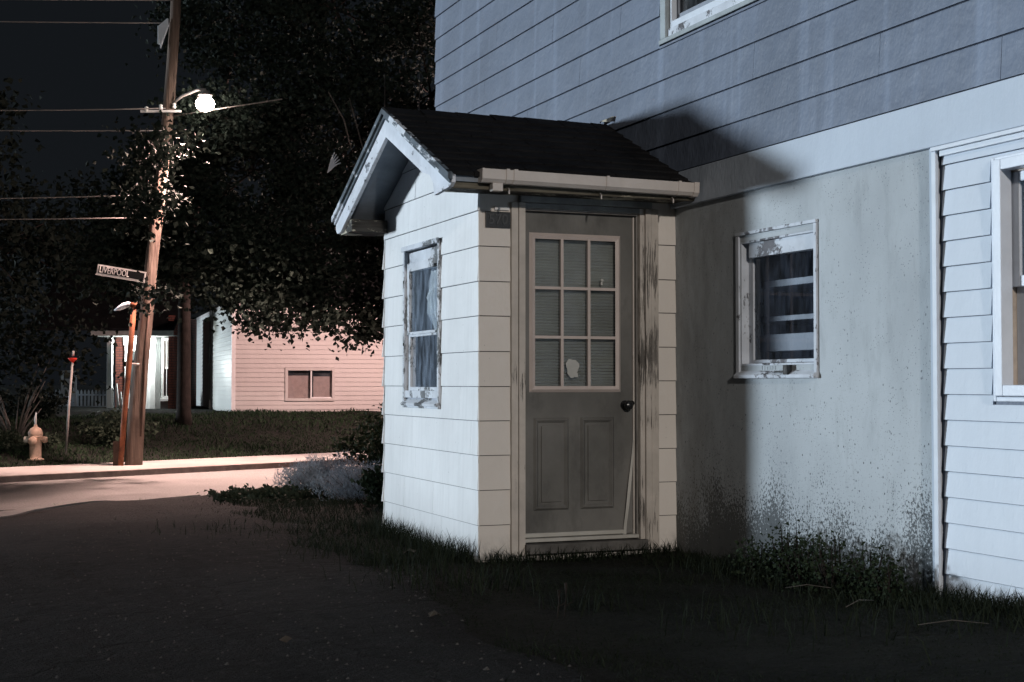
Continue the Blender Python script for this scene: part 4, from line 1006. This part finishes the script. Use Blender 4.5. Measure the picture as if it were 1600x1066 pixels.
lt = B(); lt.lathe([(0, -.11), (.06, -.09), (.085, 0), (.06, .09), (0, .11)], (-.16, .25, 2.10), 14); lt.build('porch_light', M['porchbulb'], ph)
b = B(); b.box(-.18, -.14, .23, .27, 2.20, 2.30); b.build('light_bracket', M['black'], ph)
q = Vector(cw(-10.66 - .16, 41 + .25, .13 + 1.95)); L2 = lamp('POINT', 'porch_lamp_light', q, 190, (.93, 1, .97), .09)
# picket fence and gate far left
fc = thing('picket_fence', 'pale picket fence far away behind the marker post', 'fence', cw(-14.6, 45, .05), ROT)
for k in range(2):
    b = B(); b.box(-.25, 2.3, .03, .06, .25 + .38 * k, .30 + .38 * k); b.build('rail', M['paleblue'], fc)
b = B()
for i in range(22): x = -.2 + i * .115; b.prism([(x, 0, 0), (x + .06, 0, 0), (x + .06, 0, .75), (x + .03, 0, .82), (x, 0, .75)], [(x, .02, 0), (x + .06, .02, 0), (x + .06, .02, .75), (x + .03, .02, .82), (x, .02, .75)])
b.build('pickets', M['paleblue'], fc)
gt = thing('garden_gate', 'pale arched garden gate behind the marker post', 'gate', cw(-14.1, 44.6, .05), ROT)
for x in (0, .42):
    b = B(); b.box(x - .03, x + .03, -.03, .03, 0, 1.35); b.build('gate_post', M['paleblue'], gt)
b = B(); b.box(-.03, .45, -.02, .02, 1.36, 1.42); b.box(0, .42, -.02, .02, 1.02, 1.16); b.prism([(0, -.02, .62), (.42, -.02, .62), (.42, -.02, .82), (.32, -.02, .90), (.21, -.02, .84), (.10, -.02, .90), (0, -.02, .82)], [(0, .02, .62), (.42, .02, .62), (.42, .02, .82), (.32, .02, .90), (.21, .02, .84), (.10, .02, .90), (0, .02, .82)])
for x in (.1, .2, .3): b.box(x, x + .03, -.015, .015, .02, .62)
b.build('gate_panel', M['paleblue'], gt)

# ------------------------------------------------------------------ trees
def tree(name, label, base, trunk_h, tr, blobs, leaf, mat, tips=46, per=60, spread=.5, group=None, bark=None, lean=(0, 0)):
    """blobs: (centre xyz world, radii xyz, leaf clumps)"""
    t = thing(name, label, 'tree', base, group=group, world=True)
    bx, by, bz = base; fork = Vector((bx + lean[0], by + lean[1], bz + trunk_h))
    b = B(); b.tube([(bx, by, bz - .3), (bx, by, bz + .2), (bx + lean[0] * .4, by + lean[1] * .4, bz + trunk_h * .5), fork], [tr * 1.35, tr * 1.05, tr * .95, tr * .8], 12)
    b.build('trunk', bark or M['bark'], t)
    lm = B(); lv = B()
    for (c, r, n_) in blobs:
        c = Vector(c); r = Vector(r)
        mid = fork.lerp(c, .5) + Vector((R(-.4, .4), R(-.4, .4), R(.1, .6)))
        if n_ > 14: lm.tube([fork, mid, c], [tr * .5, tr * .3, tr * .12], 7)
        else: lm.tube([c - Vector((.1, -.1, .3)), c, c + Vector((.1, 0, .3))], [.008, .012, .006], 5)
        for i in range(n_):
            d = Vector((Gs(0, 1), Gs(0, 1), Gs(0, 1))).normalized() * (R(.25, 1) ** .45)
            p = c + Vector((d.x * r.x, d.y * r.y, d.z * r.z))
            if i % 7 == 0: lm.tube([c, c.lerp(p, .5) + Vector((R(-.3, .3), R(-.3, .3), R(-.1, .4))), p], [tr * .10, tr * .06, .012], 5)
            q = []
            sx = spread * R(.6, 1.3)
            for _ in range(per):
                q.append(p + Vector((Gs(0, sx * .5), Gs(0, sx * .5), Gs(0, sx * .3) - .15 * sx)))
            leaf_cloud(lv, q, leaf)
    lm.build('limbs', bark or M['bark'], t, fix=False); lv.build('crown', mat, t, fix=False)
    return t
C3 = lambda X, Z, z: cw(X, Z, z)
# tree whose trunk stands before the pale house; left lobes reach past the pole
tree('maple_tree', 'leafy dark maple hanging over the pole and street sign, trunk before the pale house', cw(-7.15, 31, .32), 3.4, .15,
     [(C3(-5.0, 27.6, 6.7), (1.5, 1.1, 1.4), 70), (C3(-6.3, 27.5, 4.1), (1.6, 1.0, .95), 90), (C3(-7.35, 27.2, 3.65), (.85, .5, .95), 46),
      (C3(-5.0, 27.3, 3.5), (1.4, 1.0, .95), 80), (C3(-5.3, 28.0, 8.4), (1.8, 1.4, 1.1), 66), (C3(-5.0, 27.4, 5.2), (1.3, 1.0, 1.1), 66), (C3(-6.3, 27.2, 7.9), (.5, .5, .5), 10),
      (C3(-7.0, 27.3, 4.6), (.9, .5, .7), 46), (C3(-6.4, 27.0, 5.3), (.7, .4, .5), 30), (C3(-5.85, 23.0, 4.85), (.30, .15, .40), 12), (C3(-5.9, 23.0, 4.0), (.26, .15, .40), 12), (C3(-5.95, 22.9, 2.58), (.28, .15, .10), 3), (C3(-5.3, 25.1, 5.9), (.75, .3, .6), 26)],
     .105, M['leaf'], per=56)
tree('maple_tree', 'big dark maple behind the porch roof with its trunk hidden', cw(-1.7, 29, .05), 3.2, .24,
     [(C3(-3.2, 27.3, 3.7), (1.6, 1.1, 1.1), 92), (C3(-1.8, 27.3, 3.4), (1.2, 1.1, 1.1), 64), (C3(-3.1, 27.6, 5.9), (1.8, 1.4, 1.6), 150), (C3(-1.6, 28, 6.8), (1.6, 1.5, 1.9), 90),
      (C3(-3.5, 28, 8.5), (2.0, 1.5, 1.4), 120), (C3(-1.2, 28.5, 5), (1.2, 1.3, 1.8), 54), (C3(-4.4, 27.2, 2.62), (1.0, .8, .55), 46), (C3(-2.9, 27, 2.35), (.9, .8, .45), 36)],
     .105, M['leaf'], per=56)
# pale bare twigs showing in the crown
b = B()
for (x0, z0, x1, z1) in ((-2.75, 5.9, -2.35, 3.9), (-2.15, 6.3, -2.28, 4.6), (-1.55, 6.3, -1.75, 4.7), (-3.1, 6.0, -2.7, 5.0), (-1.5, 5.6, -1.62, 4.6)):
    b.tube([cw(x0, 23.9, z0), cw((x0 + x1) / 2 + .08, 23.8, (z0 + z1) / 2), cw(x1, 23.8, z1)], [.010, .014, .008], 5)
tag(b.build('bare_branch', M['twig']), 'thin pale bare branches hanging in front of the crown above the porch roof', 'branch')
b = B(); c0 = Vector(cw(-2.93, 22.5, 4.42))
for i in range(5):
    a = rad(25 + i * 9); e = Vector(cw(-2.93 + .42 * cos(a) * .55, 22.5, 4.42 + .42 * sin(a) * .9)); b.tube([c0, c0.lerp(e, .6) + Vector((0, 0, .03)), e], [.006, .014, .008], 5)
tag(b.build('leaf_spray', M['paleblue']), 'pale frayed spray caught in the tree, left of the porch peak', 'twig')
# background trees on the left, and unseen ones added past the left edge to shade the corner
bgs = [(-14.5, 37, 9, 'dark tree behind the fire hydrant at the left edge'), (-12.6, 47, 9, 'dark tree behind the lit bungalow'), (-19.5, 44, 10, 'dark tree far left beyond the picket fence'),
       (-15.0, 29.5, 8, 'added unseen dark tree just past the left edge, nearest the road'), (-18.5, 32.5, 9, 'second added unseen dark tree past the left edge'), (-16.5, 25.5, 7.5, 'added unseen dark tree by the road beyond the left edge'),
       (-7, 56, 11, 'tall dark tree behind the pale house'), (4, 52, 11, 'dark tree behind the far end of the pale house')]
for (X, Z, h, lb) in bgs:
    bx, by, _ = cw(X, Z); bz = gh(bx, by)
    bl = []
    for k in range(5):
        a = k * 1.26 + X; rr = 1.6 if k else 0
        bl.append((C3(X + rr * cos(a), Z + rr * sin(a), bz + h * R(.42, .8)), (h * .24, h * .22, h * .20), 34))
    tree('background_tree', lb, (bx, by, bz), h * .3, .2, bl, .20, M['leaf2'], per=34, spread=.9, group='dark trees in the background')
# many-stemmed shrub at the left edge
sh = thing('bare_shrub', 'shrub with fanning pale bare stems beside the hydrant', 'shrub', cw(-9.6, 27.5, -.15), ROT)
b = B()
for i in range(15):
    a = R(-.75, .75); L_ = R(.8, 1.9); y_ = R(-.3, .3)
    b.tube([(R(-.12, .12), 0, -.1), (sin(a) * L_ * .4, y_ * .5, cos(a) * L_ * .5), (sin(a) * L_ * 1.0, y_, cos(a) * L_ * 1.0)], [.022, .016, .007], 6)
b.build('stems', M['twig'], sh)
b = B(); leaf_cloud(b, [(Gs(0, .9), Gs(0, .4), 1.9 + Gs(0, .45)) for _ in range(1500)], .12); b.build('foliage', M['leaf2'], sh, fix=False)
for X, Z, h, lb in ((-9.2, 26.2, .35, 'low bank bush just right of the hydrant'), (-7.75, 28, .75, 'bank bush between the marker post and the rusty post'), (-10.2, 30, .8, 'bank bush behind the hydrant')):
    x, y, _ = cw(X, Z); bush('bank_bush', lb, 'bush', x, y, .9, .6, h, 1500, .085, M['bushgreen'] if Z < 29 else M['leaf'], 'bushes on the bank', 24)
